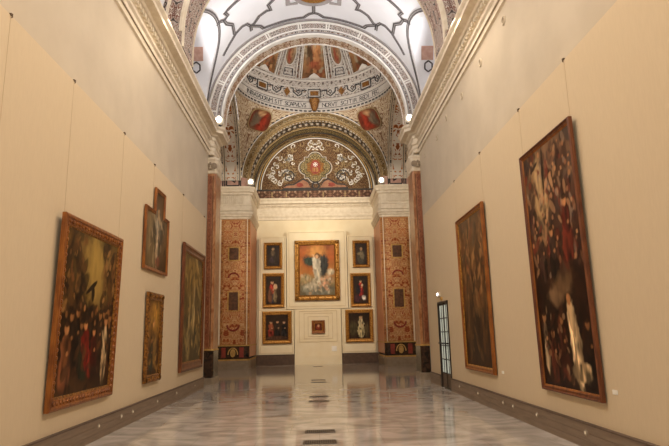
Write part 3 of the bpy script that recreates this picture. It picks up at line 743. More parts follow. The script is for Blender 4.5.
# ------------------------------------------------------------------ painting engine (numpy) for canvases and frescoes
def vnoise(nx, ny, fx, fy, rs):
    g = rs.rand(int(fy)+2, int(fx)+2)
    x = np.linspace(0, fx, nx, endpoint=False); y = np.linspace(0, fy, ny, endpoint=False)
    xi, yi = x.astype(int), y.astype(int); tx, ty = x-xi, y-yi
    tx = tx*tx*(3-2*tx); ty = (ty*ty*(3-2*ty))[:, None]
    a = g[np.ix_(yi, xi)]*(1-tx)+g[np.ix_(yi, xi+1)]*tx
    c = g[np.ix_(yi+1, xi)]*(1-tx)+g[np.ix_(yi+1, xi+1)]*tx
    return a*(1-ty)+c*ty
class Paint:
    def __init__(s, nx, ny, asp, stops, seed, grain=.25):
        """asp: height/width; stops: [(v, colour)] bottom to top"""
        s.rs = np.random.RandomState(seed); s.nx, s.ny, s.asp = nx, ny, asp
        s.u, s.v = np.meshgrid(np.linspace(0, 1, nx), np.linspace(0, 1, ny))
        vs = [p for p, _ in stops]; cs = np.array([srgb(c) for _, c in stops])
        w = vnoise(nx, ny, 4, max(4, 4*asp), s.rs)*.22-.11
        s.img = np.stack([np.interp(s.v+w, vs, cs[:, k]) for k in range(3)], -1)
        n = .6*vnoise(nx, ny, 6, max(5, 6*asp), s.rs)+.4*vnoise(nx, ny, 16, 16*asp, s.rs)
        s.img *= (1+grain*4*(n-.5))[..., None].clip(.25, 2.5)
        s.edge = .6*(vnoise(nx, ny, 14, 14*asp, s.rs)-.5)+.5*(vnoise(nx, ny, 34, 34*asp, s.rs)-.5)
    def blob(s, cx, cy, w, h, col, ang=0, soft=.35, alpha=1, folds=.5):
        dx, dy = s.u-cx, (s.v-cy)*s.asp; c, n = math.cos(ang), math.sin(ang)
        a, bb = (c*dx+n*dy)/w, (-n*dx+c*dy)/(h)
        d = np.sqrt(a*a+bb*bb)+s.edge*.5
        m = np.clip((1+soft/2-d)/soft, 0, 1)*alpha
        f = vnoise(s.nx, s.ny, 26, 9*s.asp, s.rs)-.5 if folds else 0*m
        colr = np.array(srgb(col))*(1+folds*2*f-.35*a*folds)[..., None].clip(.2, 2)
        s.img = s.img*(1-m[..., None])+colr*m[..., None]
    def clutter(s, n, x0, x1, y0, y1, cols, w=(.01, .035), st=(1, 3), alpha=.8):
        for k in range(n):
            ww = s.rs.uniform(*w); s.blob(s.rs.uniform(x0, x1), s.rs.uniform(y0, y1), ww, ww*s.rs.uniform(*st), cols[s.rs.randint(len(cols))], s.rs.uniform(-.9, .9), .3, alpha*s.rs.uniform(.5, 1), 0)
    def person(s, cx, base, h, robe, robe2=None, skin='#b98a63', w=None):
        """h in units of the painting's width"""
        H = h/s.asp; w = w or h*.2
        s.blob(cx, base+H*.28, w, h*.32, robe, 0, .2, 1, 1)
        s.blob(cx+w*.1, base+H*.62, w*.72, h*.24, robe2 or robe, .1, .2, 1, .9)
        s.blob(cx-w*.3, base+H*.55, w*.25, h*.2, robe2 or robe, .5, .4, .8)
        s.blob(cx, base+H*.9, h*.075, h*.085, skin, 0, .4, 1, .3)
        s.blob(cx, base+H*.965, h*.08, h*.045, '#2e1d12', 0, .5, .9, .2)
        s.blob(cx+w*.35, base+H*.55, h*.04, h*.035, skin, 0, .5, .9, .2)
    def at(s, u, v):
        x, y = u*(s.nx-1), v*(s.ny-1); i, j = int(round(x)), int(round(y)); return s.img[j, i]

def frame_sweep(b, poly, prof):
    """mitred moulding round an orthogonal polygon (x, z), counter-clockwise from the front; prof = (inset, stand-off)"""
    n = len(poly); offs = []
    for i in range(n):
        p, a, c = Vector(poly[i]), Vector(poly[i-1]), Vector(poly[(i+1) % n])
        t1, t2 = (p-a).normalized(), (c-p).normalized(); n1, n2 = Vector((-t1.y, t1.x)), Vector((-t2.y, t2.x))
        offs.append((n1+n2)/(1+n1.dot(n2)))
    for i in range(n):
        j = (i+1) % n
        for (i0, d0), (i1, d1) in zip(prof, prof[1:]):
            P = lambda k, ins, d: (poly[k][0]+offs[k].x*ins, -d, poly[k][1]+offs[k].y*ins)
            b.face([P(i, i0, d0), P(j, i0, d0), P(j, i1, d1), P(i, i1, d1)])
def inset(poly, d):
    n = len(poly); out = []
    for i in range(n):
        p, a, c = Vector(poly[i]), Vector(poly[i-1]), Vector(poly[(i+1) % n])
        t1, t2 = (p-a).normalized(), (c-p).normalized(); n1, n2 = Vector((-t1.y, t1.x)), Vector((-t2.y, t2.x))
        o = (n1+n2)/(1+n1.dot(n2)); out.append((p.x+o.x*d, p.y+o.y*d))
    return out

def painting(label,  poly, paint, fw, depth, fmat, loc, rz, tilt=0, prof=None, slip=None, beads=None, carve=None, group='paintings on the walls'):
    r = thing('painting', label, 'painting', loc, rz, group)
    r.rotation_euler = (tilt, 0, rz)
    if abs(rz) > 1: paint.img = (paint.img*1.05)**1.18*np.array([1.2, 1.02, .86])     # darker, warmer colours with more contrast on the side walls
    prof = prof or [(0, 0), (0, depth*.75), (fw*.12, depth*.95), (fw*.3, depth), (fw*.42, depth*.72), (fw*.7, depth*.6), (fw*.82, depth*.72), (fw, depth*.5), (fw, depth*.25)]
    b = MB(); frame_sweep(b, poly, prof)
    if carve:          # carved swellings along the frame
        n = len(poly)
        for i in range(n):
            p, q = Vector(poly[i]), Vector(poly[(i+1) % n]); t = (q-p); l = t.length; t.normalize(); nn = Vector((-t.y, t.x))
            k = max(2, int(l/carve))
            for j in range(k+1):
                c = p+t*l*j/k+nn*fw*.42
                if j in (0, k): c = p+t*(fw*.42 if j == 0 else l-fw*.42)+nn*fw*.42
                rr = fw*(.46 if j in (0, k) else .34 if j == k//2 else .24)
                b.lathe([(0, -depth*1.25), (rr*.5, -depth*1.18), (rr*.9, -depth*.95), (rr, -depth*.6)], (c.x, 0, c.y), 9, 'y')
    fr0 = b.build('frame', fmat, r)
    if slip:
        b = MB(); q = inset(poly, fw-.03); frame_sweep(b, q, [(0, depth*.3), (0, depth*.55), (.025, depth*.6), (.05, depth*.4), (.05, depth*.2)]); b.build('gilded_slip', slip, fr0)
    if beads:
        b = MB(); q = inset(poly, fw*.62)
        for i in range(len(q)):
            p, e = Vector(q[i]), Vector(q[(i+1) % len(q)]); l = (e-p).length; k = int(l/.11)
            for j in range(k):
                c = p+(e-p)*(j+.5)/k
                b.lathe([(0, -depth*1.02), (.028, -depth*.92), (.036, -depth*.7)], (c.x, 0, c.y), 6, 'y')
        b.build('gilded_beading', beads, fr0)
    ip = inset(poly, fw*.9); xs = [p[0] for p in ip]; zs = [p[1] for p in ip]
    x0, x1, z0, z1 = min(xs), max(xs), min(zs), max(zs)
    def inside(u, v):
        x, z = x0+(x1-x0)*u, z0+(z1-z0)*v; c = False
        for (ax, az), (bx_, bz) in zip(ip, ip[1:]+ip[:1]):
            if (az > z) != (bz > z) and x < (bx_-ax)*(z-az)/(bz-az)+ax: c = not c
        return c
    b = MB(); b.grid(lambda u, v: (x0+(x1-x0)*u, -depth*.35, z0+(z1-z0)*v), paint.nx-1, paint.ny-1, None, None if len(poly) == 4 else inside, paint.at)
    b.build('canvas', M_canvas, r)
    b = MB(); q = inset(poly, .02); b.slab(q, lambda a, bb, d: (a, -d, bb), 0.0, depth*.2); b.build('backing', M_back, r)
    return r
rect = lambda w, h: [(-w/2, 0), (w/2, 0), (w/2, h), (-w/2, h)]

# ------------------------------------------------------------------ paintings, left wall
TL = math.radians(.3)
rs = random.Random(5)
# 1: crowded altarpiece
w, h = 2.44, 2.81
p = Paint(120, 148, h/w, [(0, '#4e3a24'), (.1, '#3c2a1a'), (.3, '#22170f'), (.48, '#2c2014'), (.62, '#544427'), (.85, '#7a693f'), (1, '#54462a')], 11)
p.blob(.56, .8, .17, .26, '#a8965a', .2, .8, .8, .2); p.blob(.66, .64, .16, .14, '#94824e', 0, .8, .7, .2)
DK = ('#2a1d12', '#38281a', '#4a361f', '#5e4528', '#241a10', '#735a36')
p.clutter(70, .02, .36, .42, .98, DK, (.02, .05), (1, 2.4)); p.clutter(60, .7, .98, .5, .96, DK, (.02, .05), (1, 2.4))
p.clutter(26, .04, .36, .5, .95, ('#8a6c42', '#9a7c50', '#7a5836'), (.008, .02)); p.clutter(22, .72, .97, .55, .92, ('#8a6c42', '#a08256', '#7a4f34'), (.008, .02))
p.blob(.5, .66, .1, .02, '#221a12', .5, .3); p.blob(.53, .62, .03, .07, '#1e160f', .1, .3)
p.clutter(60, .05, .98, .3, .52, ('#2b1f14', '#3c2b1b', '#1c140d', '#4c3622'), (.02, .05))
for x, y, h0, ro in ((.2, .14, .42, '#2e2318'), (.3, .18, .4, '#241a12'), (.38, .12, .38, '#33291d'), (.72, .16, .42, '#3a281a'), (.8, .2, .38, '#2a1c12'), (.93, .15, .42, '#33241a')): p.person(x, y, h0, ro, None, '#8f6c48', .06)
for k in range(14): p.blob(rs.uniform(.08, .95), rs.uniform(.42, .54), .018, .024, rs.choice(('#8a6742', '#a07a52', '#6d4e30')), 0, .4, .9, .2)
p.person(.13, .02, .48, '#6a4730', '#80583a', '#ac845c', .1); p.person(.45, .09, .42, '#23291e', '#6b2018', '#b58a60', .1); p.blob(.5, .22, .06, .12, '#7c241a', .3, .3)
p.person(.62, .08, .38, '#64241a', '#4c1c14', '#ac8058', .08); p.person(.85, .06, .5, '#b0a082', '#bcae90', '#a8805a', .055)
p.clutter(40, .05, .95, .02, .3, ('#3a2818', '#5a4028', '#241810', '#6a4a30'), (.008, .03))
painting('large dark crowd scene in a broad gilt brown frame, biggest painting of the left wall', rect(w, h), p, .17, .075, M_wood_orange, (-XW+.02, 9.28, .67), PI/2, TL*4, slip=M_gold_dk, beads=M_wood_orange, group='paintings on the left wall')
# 2: cross shaped panel
pl = [(-.95, 0), (.95, 0), (.95, 1.4), (.55, 1.4), (.55, 1.96), (-.27, 1.96), (-.27, 1.4), (-.95, 1.4)]
p = Paint(70, 68, .97, [(0, '#4a3a26'), (.3, '#5c4d38'), (.6, '#6b5c45'), (1, '#4d3a24')], 21)
p.blob(.28, .3, .22, .35, '#7d7358', 0, .8, .7); p.blob(.55, .5, .3, .16, '#2a241c', .3, .5, .8)
p.blob(.56, .5, .13, .3, '#4a4a44', .1, .4, .95); p.blob(.5, .62, .1, .12, '#8f8c80', .3, .4); p.blob(.52, .3, .05, .25, '#b6ab98', 0, .4); p.blob(.55, .72, .05, .07, '#b39a7a', 0, .4)
p.blob(.58, .1, .1, .06, '#8b5a48', 0, .5)
p.clutter(50, .1, .9, .05, .75, ('#3a3022', '#8a8068', '#5a4c38', '#a89c84', '#2c241a'), (.01, .04), (1, 4), .7)
painting('small cross shaped painting of a pale standing figure, hung high on the left wall', pl, p, .08, .06, M_wood_orange, (-XW+.02, 13.0, 3.13), PI/2, TL, group='paintings on the left wall')
# 3: narrow panel in carved frame
w, h = 1.21, 1.96
p = Paint(64, 110, h/w, [(0, '#4a3622'), (.35, '#5a4228'), (.7, '#8a6c38'), (1, '#6d522c')], 31)
p.blob(.62, .78, .28, .28, '#b08f48', 0, .9, .8); p.person(.35, .04, .75, '#2f332e', '#3c3a30', '#a98560', .17); p.blob(.62, .33, .12, .35, '#96804e', -.2, .5, .8); p.blob(.5, .68, .08, .09, '#c09a68', 0, .5)
p.clutter(50, .1, .95, .05, .95, ('#3a2c1a', '#a88848', '#6a5030', '#2c2416', '#bc9a58'), (.015, .05), (1, 3), .6)
painting('narrow painting in a dark carved frame with gilt scrolls, below the cross shaped one', rect(w, h), p, .16, .07, M_gold_dk, (-XW+.02, 13.05, .69), PI/2, TL, carve=.3, group='paintings on the left wall')
# 4: tall panel
w, h = 2.91, 3.56
p = Paint(90, 110, h/w, [(0, '#4b4128'), (.2, '#504628'), (.5, '#665934'), (.8, '#7a6a3c'), (1, '#584a2a')], 41)
p.blob(.55, .8, .3, .16, '#9a8448', 0, .9, .7); p.person(.56, .16, .62, '#8e8258', '#a09467', '#b3946a', .15); p.person(.3, .08, .55, '#7d7654', '#585035', '#a98a62', .11); p.person(.8, .1, .5, '#4a4228', '#6b5c32', '#a08058', .12)
for k in range(12): p.blob(rs.uniform(.1, .9), rs.uniform(.65, .95), .07, .06, rs.choice(('#4d4326', '#a08c58', '#6c5c34')), rs.uniform(-1, 1), .5, .7)
p.blob(.62, .25, .16, .1, '#2d2a1c', 0, .5)
p.clutter(130, .05, .95, .05, .95, ('#3a3220', '#8e8052', '#6a5a34', '#b0a270', '#2c2818', '#9a8a58'), (.012, .045), (1, 4), .7)
p.blob(.56, .5, .05, .28, '#b4a880', .05, .3, .9, .8); p.blob(.3, .3, .04, .24, '#a49a74', -.05, .3, .8, .8)
painting('tall olive toned painting in a plain red brown frame beside the left pilaster', rect(w, h), p, .24, .08, M_wood_red, (-XW+.02, 17.02, .71), PI/2, TL, slip=M_gold_dk, group='paintings on the left wall')

# ------------------------------------------------------------------ paintings, right wall
w, h = 1.98, 3.98
p = Paint(100, 200, h/w, [(0, '#33211a'), (.15, '#281813'), (.35, '#2f1e18'), (.5, '#3a2620'), (.7, '#574036'), (.88, '#7d6856'), (1, '#665240')], 51)
p.blob(.3, .82, .17, .32, '#b09c78', .2, .7, .85, .2); p.blob(.62, .9, .2, .2, '#8a7460', .2, .8, .6, .2); p.blob(.22, .63, .12, .14, '#8b7a5c', 0, .8, .6)
DK = ('#3d2019', '#4a352c', '#2b1812', '#5c4538', '#38282a', '#6a3226', '#4c4646')
p.clutter(150, .02, .98, .46, .98, DK, (.02, .06), (1, 2.6)); p.clutter(50, .02, .98, .04, .46, ('#1e120e', '#2c1a14', '#3c261c'), (.03, .07))
p.blob(.34, .84, .09, .22, '#b8a684', .2, .5, .7, .4)
p.clutter(90, .03, .97, .45, .97, ('#a08468', '#8a6a54', '#b89a7a', '#7c4034', '#74382c', '#94867a'), (.01, .03), (1, 3), .85)
p.clutter(60, .05, .95, .48, .97, ('#b48c68', '#c09a74', '#99745a'), (.012, .022), (1, 1.3), .9)
p.blob(.42, .9, .025, .2, '#33241c', -.1, .3); p.blob(.24, .93, .1, .02, '#3a2a20', .3, .3)
p.person(.76, .5, .5, '#5c2a20', '#54241c', '#b38a66', .11); p.person(.46, .42, .46, '#231a18', '#40322e', '#ab8360', .09); p.person(.24, .44, .4, '#3a2a26', '#54423a', '#a88260', .08)
p.blob(.55, .4, .22, .1, '#6e5c48', .3, .7, .8, .4); p.blob(.4, .36, .14, .07, '#83705a', -.3, .6, .7, .3)
p.person(.13, .06, .5, '#a2967f', '#665a4c', '#ab8763', .05); p.person(.28, .03, .42, '#583022', '#43241a', '#a07c5a', .08); p.person(.47, .05, .5, '#40231a', '#4c2a20', '#9c7754', .09); p.person(.92, .05, .44, '#221610', '#2c1d16', '#8d6a4c', .08)
p.clutter(40, .05, .6, .03, .32, ('#6a3a2a', '#8a6c52', '#241610', '#4a2c20', '#a08a70'), (.01, .03), (1, 3), .8)
p.blob(.7, .17, .09, .34, '#cdbfa2', .1, .25, 1, 1); p.blob(.74, .075, .16, .08, '#c9b99a', 0, .3, 1, 1); p.blob(.67, .27, .055, .16, '#b7a688', .2, .3, 1, .8); p.blob(.65, .345, .035, .045, '#a8815c', 0, .3); p.blob(.76, .18, .02, .26, '#8a7a62', .12, .4, .8); p.blob(.68, .12, .015, .2, '#93846a', .05, .4, .8)
painting('tall dark painting crowded with figures, the largest and nearest on the right wall', rect(w, h), p, .075, .07, M_wood_red, (XW-.02, 8.5, .68), -PI/2, TL*2, slip=M_wood_orange, group='paintings on the right wall')
w, h = 2.3, 3.75
p = Paint(90, 140, h/w, [(0, '#4a2f1c'), (.1, '#3a2417'), (.4, '#44301f'), (.6, '#5c442a'), (.85, '#70583a'), (1, '#5a4630')], 61)
for k in range(46): p.blob(rs.uniform(.05, .95), rs.uniform(.42, .97), rs.uniform(.03, .07), rs.uniform(.04, .12), rs.choice(('#8a6a44', '#6a4c30', '#4a3420', '#a0805a', '#7c4f34', '#5a5040')), rs.uniform(-1, 1), .5, .8)
p.blob(.5, .3, .14, .5, '#2a1a12', 0, .7, .9); p.blob(.2, .35, .08, .4, '#7c6240', .05, .7, .7); p.blob(.8, .3, .08, .4, '#6f5436', -.05, .7, .7); p.blob(.55, .42, .1, .12, '#8a7050', 0, .7, .6); p.blob(.5, .06, .45, .05, '#3a2a22', 0, .6, .8)
p.clutter(120, .04, .96, .4, .97, ('#4a3420', '#8a6c48', '#6a4c30', '#a5875e', '#3a2818', '#7c5038'), (.012, .04), (1, 3.5), .8); p.clutter(60, .06, .94, .08, .45, ('#4a3422', '#6a5034', '#2a1a12', '#7a6240'), (.015, .05), (1, 5), .6)
painting('tall murky brown painting in an orange gilt frame, beside the glass door', rect(w, h), p, .11, .08, M_wood_orange, (XW-.02, 13.15, .72), -PI/2, TL, slip=M_gold, group='paintings on the right wall')

# ------------------------------------------------------------------ display panels on the end wall
YP = 32.0
def slabpanel(name, label, rects, yf):
    r = thing(name, label, 'display panel')
    b = MB()
    for x0, x1, z0, z1 in rects: b.box(x0, x1, yf, YB-.01, z0, z1)
    b.build('board', M_panelwall, r); return r
def lines(r, rect_, y, w=.025, mat=None):
    x0, x1, z0, z1 = rect_; b = MB()
    b.ribbon([(x0, z0), (x1, z0), (x1, z1), (x0, z1)], w, lambda a, bb, d: (a, y-d, bb), 0, .025, True); b.build('moulding', mat or M_panelline, r)
pL = slabpanel('display_panel', 'cream display panel holding three paintings left of the centre', [(-3.25, -1.72, 3.05, 7.25), (-3.25, -1.3, 0, 3.03)], YP)
pC = slabpanel('display_panel', 'cream central display panel holding the largest end wall painting', [(-1.68, 1.78, 3.06, 7.6), (-1.26, 1.36, 0, 3.04)], YP-.06)
pR = slabpanel('display_panel', 'cream display panel holding three paintings right of the centre', [(1.82, 3.28, 3.05, 7.25), (1.4, 3.28, 0, 3.03)], YP)
for r, q in ((pL, (-3.17, -1.8, 3.13, 7.17)), (pL, (-3.17, -1.38, .66, 2.97)), (pR, (1.9, 3.22, 3.13, 7.17)), (pR, (1.48, 3.22, .66, 2.97))): lines(r, q, YP)
lines(pC, (-1.55, 1.65, 3.2, 7.45), YP-.06); lines(pC, (-.99, 1.12, 1.24, 2.93), YP-.06, .035); lines(pC, (-.72, .87, 1.4, 2.8), YP-.06, .03); lines(pC, (-.5, .65, 1.53, 2.62), YP-.06, .03)
b = MB(); b.box(-1.26, 1.36, YP-.1, YP-.06, 0, .5); b.build('lower_rail', M_panelwall, pC)
for r, (x0, x1) in ((pL, (-3.38, -1.27)), (pR, (1.38, 3.5))):
    b = MB(); b.box(x0, x1, YP-.1, YP-.001, 0, .54); b.box(x0, x1, YP-.12, YP-.001, .54, .58)
    sd = 'left' if x0 < 0 else 'right'; struct(b.build('baseboard_back_'+sd, M_skirt_dark), f'dark brown baseboard under the {sd} display panel', 'baseboard')

def small(label, q, paint, fw, depth=.11, mat=None, **k):
    x0, x1, z0, z1 = q
    return painting(label, rect(x1-x0, z1-z0), paint, fw, depth, mat or M_gold, ((x0+x1)/2, k.pop('y', YP-.03), z0), 0, math.radians(.5), group='paintings on the end wall', **k)
G3 = [(0, '#2a1c12'), (.4, '#3a2818'), (1, '#2c1f14')]
p = Paint(36, 50, 1.45, G3, 71); p.blob(.5, .45, .22, .5, '#3c3024', 0, .5); p.blob(.48, .62, .13, .18, '#7a664a', 0, .5); p.blob(.5, .8, .09, .1, '#a98660', 0, .4); p.blob(.4, .3, .16, .2, '#4c3a3a', .3, .5)
small('small dark painting in a gilt frame, topmost of the left display panel', (-2.98, -1.93, 5.36, 6.88), p, .15, slip=M_gold_dk)
p = Paint(40, 60, 1.6, G3, 72); p.person(.42, .1, 1.2, '#2f3440', '#a8382c', '#c69a70', .2); p.blob(.62, .62, .12, .16, '#c9a680', 0, .4); p.blob(.3, .3, .14, .4, '#6c4630', 0, .5); p.blob(.6, .3, .12, .35, '#7d6a4a', 0, .5)
small('gilt framed painting of a standing figure in red, middle of the left display panel', (-3.04, -1.83, 3.17, 5.11), p, .17, slip=M_gold_dk)
p = Paint(50, 54, 1.1, G3, 73); p.person(.24, .12, .7, '#7a2f22', '#8a4a30', '#b98c64', .12); p.person(.52, .12, .72, '#1f1a16', '#3a2c20', '#b08560', .12); p.person(.8, .12, .7, '#262320', '#1c1916', '#b18762', .12); p.blob(.5, .1, .5, .08, '#4e3524', 0, .5)
small('wide gilt framed painting of several dark figures, lowest of the left display panel', (-3.06, -1.42, 1.17, 2.96), p, .19, slip=M_gold_dk)
p = Paint(36, 50, 1.6, G3, 74); p.blob(.5, .35, .3, .5, '#4a4638', 0, .5); p.blob(.55, .45, .16, .28, '#7d7258', .2, .5); p.blob(.5, .72, .1, .11, '#b08c66', 0, .4); p.blob(.3, .5, .12, .1, '#8a7a5a', 0, .5)
small('small grey brown painting in a gilt frame, topmost of the right display panel', (2.12, 3.1, 5.36, 6.92), p, .15, slip=M_gold_dk)
p = Paint(40, 62, 1.65, G3, 75); p.person(.5, .25, 1.0, '#8a2a24', '#a8322c', '#c3986e', .17); p.blob(.35, .5, .14, .3, '#1f1d22', 0, .5); p.blob(.7, .22, .12, .14, '#d8d0c2', .4, .4); p.blob(.6, .66, .07, .08, '#d2b38c', 0, .4); p.blob(.3, .2, .2, .2, '#4a2a30', 0, .5)
small('gilt framed painting of a red robe and white cloth, middle of the right display panel', (1.94, 3.1, 3.13, 5.03), p, .16, slip=M_gold_dk)
p = Paint(50, 56, 1.15, G3, 76); p.blob(.25, .4, .2, .3, '#4a4028', 0, .6); p.person(.58, .08, .95, '#a5966e', '#b5a67e', '#b8926a', .16); p.blob(.84, .3, .1, .3, '#54452c', 0, .6)
small('wide gilt framed painting of a pale robed figure, lowest of the right display panel', (1.6, 3.17, 1.16, 2.97), p, .19, slip=M_gold_dk)
w, h = 2.56, 3.42
p = Paint(110, 146, h/w, [(0, '#7a7052'), (.12, '#6d6248'), (.3, '#a08a5c'), (.45, '#b97a3e'), (.7, '#b4622c'), (.9, '#a65c2a'), (1, '#8f4f26')], 77, .15)
p.blob(.5, .84, .22, .2, '#d49a50', 0, .9, .8, .2); p.blob(.32, .16, .22, .16, '#8d8a78', 0, .6); p.blob(.62, .13, .28, .14, '#7f7c6c', 0, .6); p.blob(.5, .24, .3, .12, '#bcb096', .2, .6); p.blob(.76, .3, .16, .14, '#c49a74', 0, .6); p.blob(.2, .33, .14, .12, '#a8966a', 0, .7); p.blob(.86, .46, .12, .08, '#cfc0a0', 0, .7)
p.blob(.3, .67, .2, .13, '#3c4a3e', -.4, .5); p.blob(.66, .58, .14, .3, '#3a3a36', -.1, .45); p.blob(.5, .5, .1, .36, '#d2c8ae', .18, .4, 1, .6); p.blob(.48, .64, .11, .16, '#d8ceb6', 0, .4); p.blob(.5, .78, .07, .08, '#6a4628', 0, .4); p.blob(.495, .765, .045, .06, '#cfa67c', 0, .4); p.blob(.7, .22, .06, .2, '#cf9f7c', .5, .5)
p.clutter(70, .08, .92, .04, .4, ('#c8b898', '#8d8468', '#d8c8a8', '#6d6650', '#c49a74'), (.012, .04), (1, 1.6), .7)
painting('largest painting of the end wall, pale robed figure on an orange sky, ornate gilt frame', rect(w, h), p, .27, .16, M_gold, (.06, YP-.09, 3.53), 0, math.radians(.5), slip=M_gold_dk, carve=.42, group='paintings on the end wall')
p = Paint(30, 30, 1, [(0, '#4a2418'), (1, '#5c2c1c')], 78); p.blob(.5, .45, .24, .3, '#8a3c28', 0, .5); p.blob(.52, .62, .14, .16, '#b98a64', 0, .5)
small('tiny square painting inside nested mouldings below the largest painting', (-.29, .44, 1.68, 2.41), p, .15, .09, M_wood_orange, y=YP-.09, slip=M_gold)
b = MB(); b.box(.8, 1.08, YP-.12, YP-.1, .5+.0, .51); b.v = []; b.f = []; b.uv = []
b.box(.8, 1.08, YP-.085, YP-.062, .7, .98)
tag(b.build('information_card', M_card), 'square white information card low on the central display panel', 'sign')

# ------------------------------------------------------------------ hanging wires and hooks
def wire(y, s, ztop, zbot, label):
    r = thing('hanging_wire', label, 'wire', (s*XW, y, 0), 0, 'picture hanging wires')
    b = MB(); b.tube([(-s*.003, 0, zbot), (-s*.003, 0, ztop)], .0025, 6); b.build('wire', M_wire, r)
    b = MB(); b.box(-.015, .015, -.014, .014, ztop-.01, ztop+.02); b.tube([(-s*.01, 0, ztop+.015), (-s*.025, 0, ztop+.01), (-s*.025, 0, ztop-.03), (-s*.012, 0, ztop-.04)], .008, 6); b.build('hook', M_hook, r)
wire(6.44, -1, ZP, 3.2, 'nearest picture hook and wire at the top of the left wall')
wire(8.29, -1, ZP, 3.45, 'wire above the near edge of the large left crowd painting')
wire(10.62, -1, ZP, 3.45, 'wire above the far edge of the large left crowd painting')
wire(12.72, -1, ZP, 5.1, 'wire above the cross shaped painting')
wire(15.6, -1, ZP, 4.25, 'wire above the near edge of the tall olive painting by the left pilaster')
wire(18.6, -1, ZP, 4.25, 'wire above the far edge of the tall olive painting by the left pilaster')
wire(7.68, 1, ZP, 4.6, 'wire above the near edge of the largest right wall painting')
wire(9.6, 1, ZP, 4.6, 'wire above the far edge of the largest right wall painting')
wire(12.1, 1, ZP, 4.45, 'wire above the near edge of the orange framed right painting')
wire(14.5, 1, ZP, 4.45, 'wire above the far edge of the orange framed right painting')

# ------------------------------------------------------------------ title cards
for y, z, l in ((7.28, .84, 'small white title card beside the largest right wall painting'), (11.66, .8, 'small white title card beside the orange framed right painting')):
    b = MB(); b.box(XW-.015, XW-.001, y-.055, y+.055, z-.028, z+.028); tag(b.build('title_card', M_card), l, 'sign', 'title cards')

# ------------------------------------------------------------------ glass door
d = thing('door_1', 'narrow double door of glass panes in dark iron frame, right wall by the pilaster', 'door', (XW, 16.81, 0), -PI/2, kind='structure')
b = MB()
b.box(-.66, -.6, -.03, .1, 0, 2.53); b.box(.6, .66, -.03, .1, 0, 2.53); b.box(-.66, .66, -.03, .1, 2.47, 2.53); b.build('door_frame', M_iron, d)
for sx in (-1, 1):
    x0, x1 = (-.6, -.01) if sx < 0 else (.01, .6)
    q = MB(); q.box(x0, x0+.035, .0, .05, .02, 2.47); q.box(x1-.035, x1, .0, .05, .02, 2.47); q.box((x0+x1)/2-.01, (x0+x1)/2+.01, .005, .04, .42, 2.45)
    for z in (.02, .42, .82, 1.22, 1.62, 2.02, 2.42): q.box(x0, x1, .0, .05, z, z+.028)
    lf = q.build('door_leaf', M_iron, d)
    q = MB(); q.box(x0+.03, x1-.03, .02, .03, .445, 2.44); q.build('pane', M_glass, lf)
    q = MB(); q.box(x0+.05, x1-.05, .01, .04, .05, .44); q.build('kick_panel', M_skirt_dark, lf)
    q = MB(); q.tube([(x0+.04, -.06, 1.3), (x1-.04, -.06, 1.3)], .022, 8); q.tube([(x0+.06, 0, 1.3), (x0+.06, -.06, 1.3)], .02, 6); q.tube([(x1-.06, 0, 1.3), (x1-.06, -.06, 1.3)], .02, 6); q.build('push_bar', M_black, lf)
e = thing('emergency_lamp', 'small bright emergency lamp above the glass door', 'lamp', (XW, 17.2, 2.72), -PI/2)
b = MB(); b.box(-.14, .14, -.06, 0, -.02, .1); hs = b.build('housing', M_lampbody, e)
b = MB(); b.box(-.045, .045, -.075, -.06, .02, .08); b.build('lamp_glass', M_exit, hs)
e = thing('door_closer', 'small brass fitting on the wall just above the glass door', 'door closer', (XW, 16.85, 2.56), -PI/2)
b = MB(); b.box(-.06, .06, -.05, 0, 0, .1); b.tube([(0, -.05, .05), (.12, -.09, .05), (.02, -.02, .02)], .012, 6); b.build('closer_body', M_goldpaint, e)

# ------------------------------------------------------------------ skirting lights
def sk(y, s, label):
    r = thing('skirting_light', label, 'light', (s*(XW-.05), y, .215), -s*PI/2, 'skirting lights')
    b = MB(); b.lathe([(0, -.012), (.04, -.012), (.048, 0), (.048, .01)], (0, 0, 0), 14, 'y'); b.build('rim', M_plinth, r)
    b = MB(); b.lathe([(0, -.018), (.02, -.016), (.024, -.01)], (0, 0, 0), 12, 'y'); b.build('lens', M_bulb_s, r)
names = ('nearest', 'second', 'third', 'fourth', 'fifth', 'sixth')
for i, y in enumerate((10.01, 11.12, 11.78, 13.54, 15.34, 17.57)): sk(y, -1, f'{names[i]} small light from the front in the left baseboard')
for i, y in enumerate((8.12, 9.89, 11.06, 11.64, 13.43, 15.17)): sk(y, 1, f'{names[i]} small light from the front in the right baseboard')

# ------------------------------------------------------------------ floor grilles
gl = ('nearest dark grille of the row down the middle of the floor', 'second nearest dark grille in the marble floor', 'third dark grille from the front in the floor', 'fourth dark grille from the front in the floor', 'fifth dark grille from the front, far along the floor', 'sixth dark grille from the front, far along the floor', 'last dark grille, just before the central display panel')
def make_grille():
    r = thing('floor_grille', gl[0], 'grille', (0, 9.2, 0), 0, 'floor grilles')
    b = MB(); b.box(-.26, .26, -.15, -.135, .0, .006); b.box(-.26, .26, .135, .15, 0, .006); b.box(-.26, -.245, -.15, .15, 0, .006); b.box(.245, .26, -.15, .15, 0, .006); b.build('rim', M_grille, r)
    b = MB()
    for k in range(14): b.box(-.245+k*.035, -.245+k*.035+.022, -.135, .135, .001, .005)
    b.build('slats', M_grille, r)
    b = MB(); b.box(-.245, .245, -.135, .135, .0002, .0012); b.build('void', M_black, r)
    return r
g0 = make_grille()
for i, y in enumerate((10.17, 14.6, 15.64, 20.25, 21.2, 29.9)): copy_thing(g0, (.01, y, 0), 0, gl[i+1])

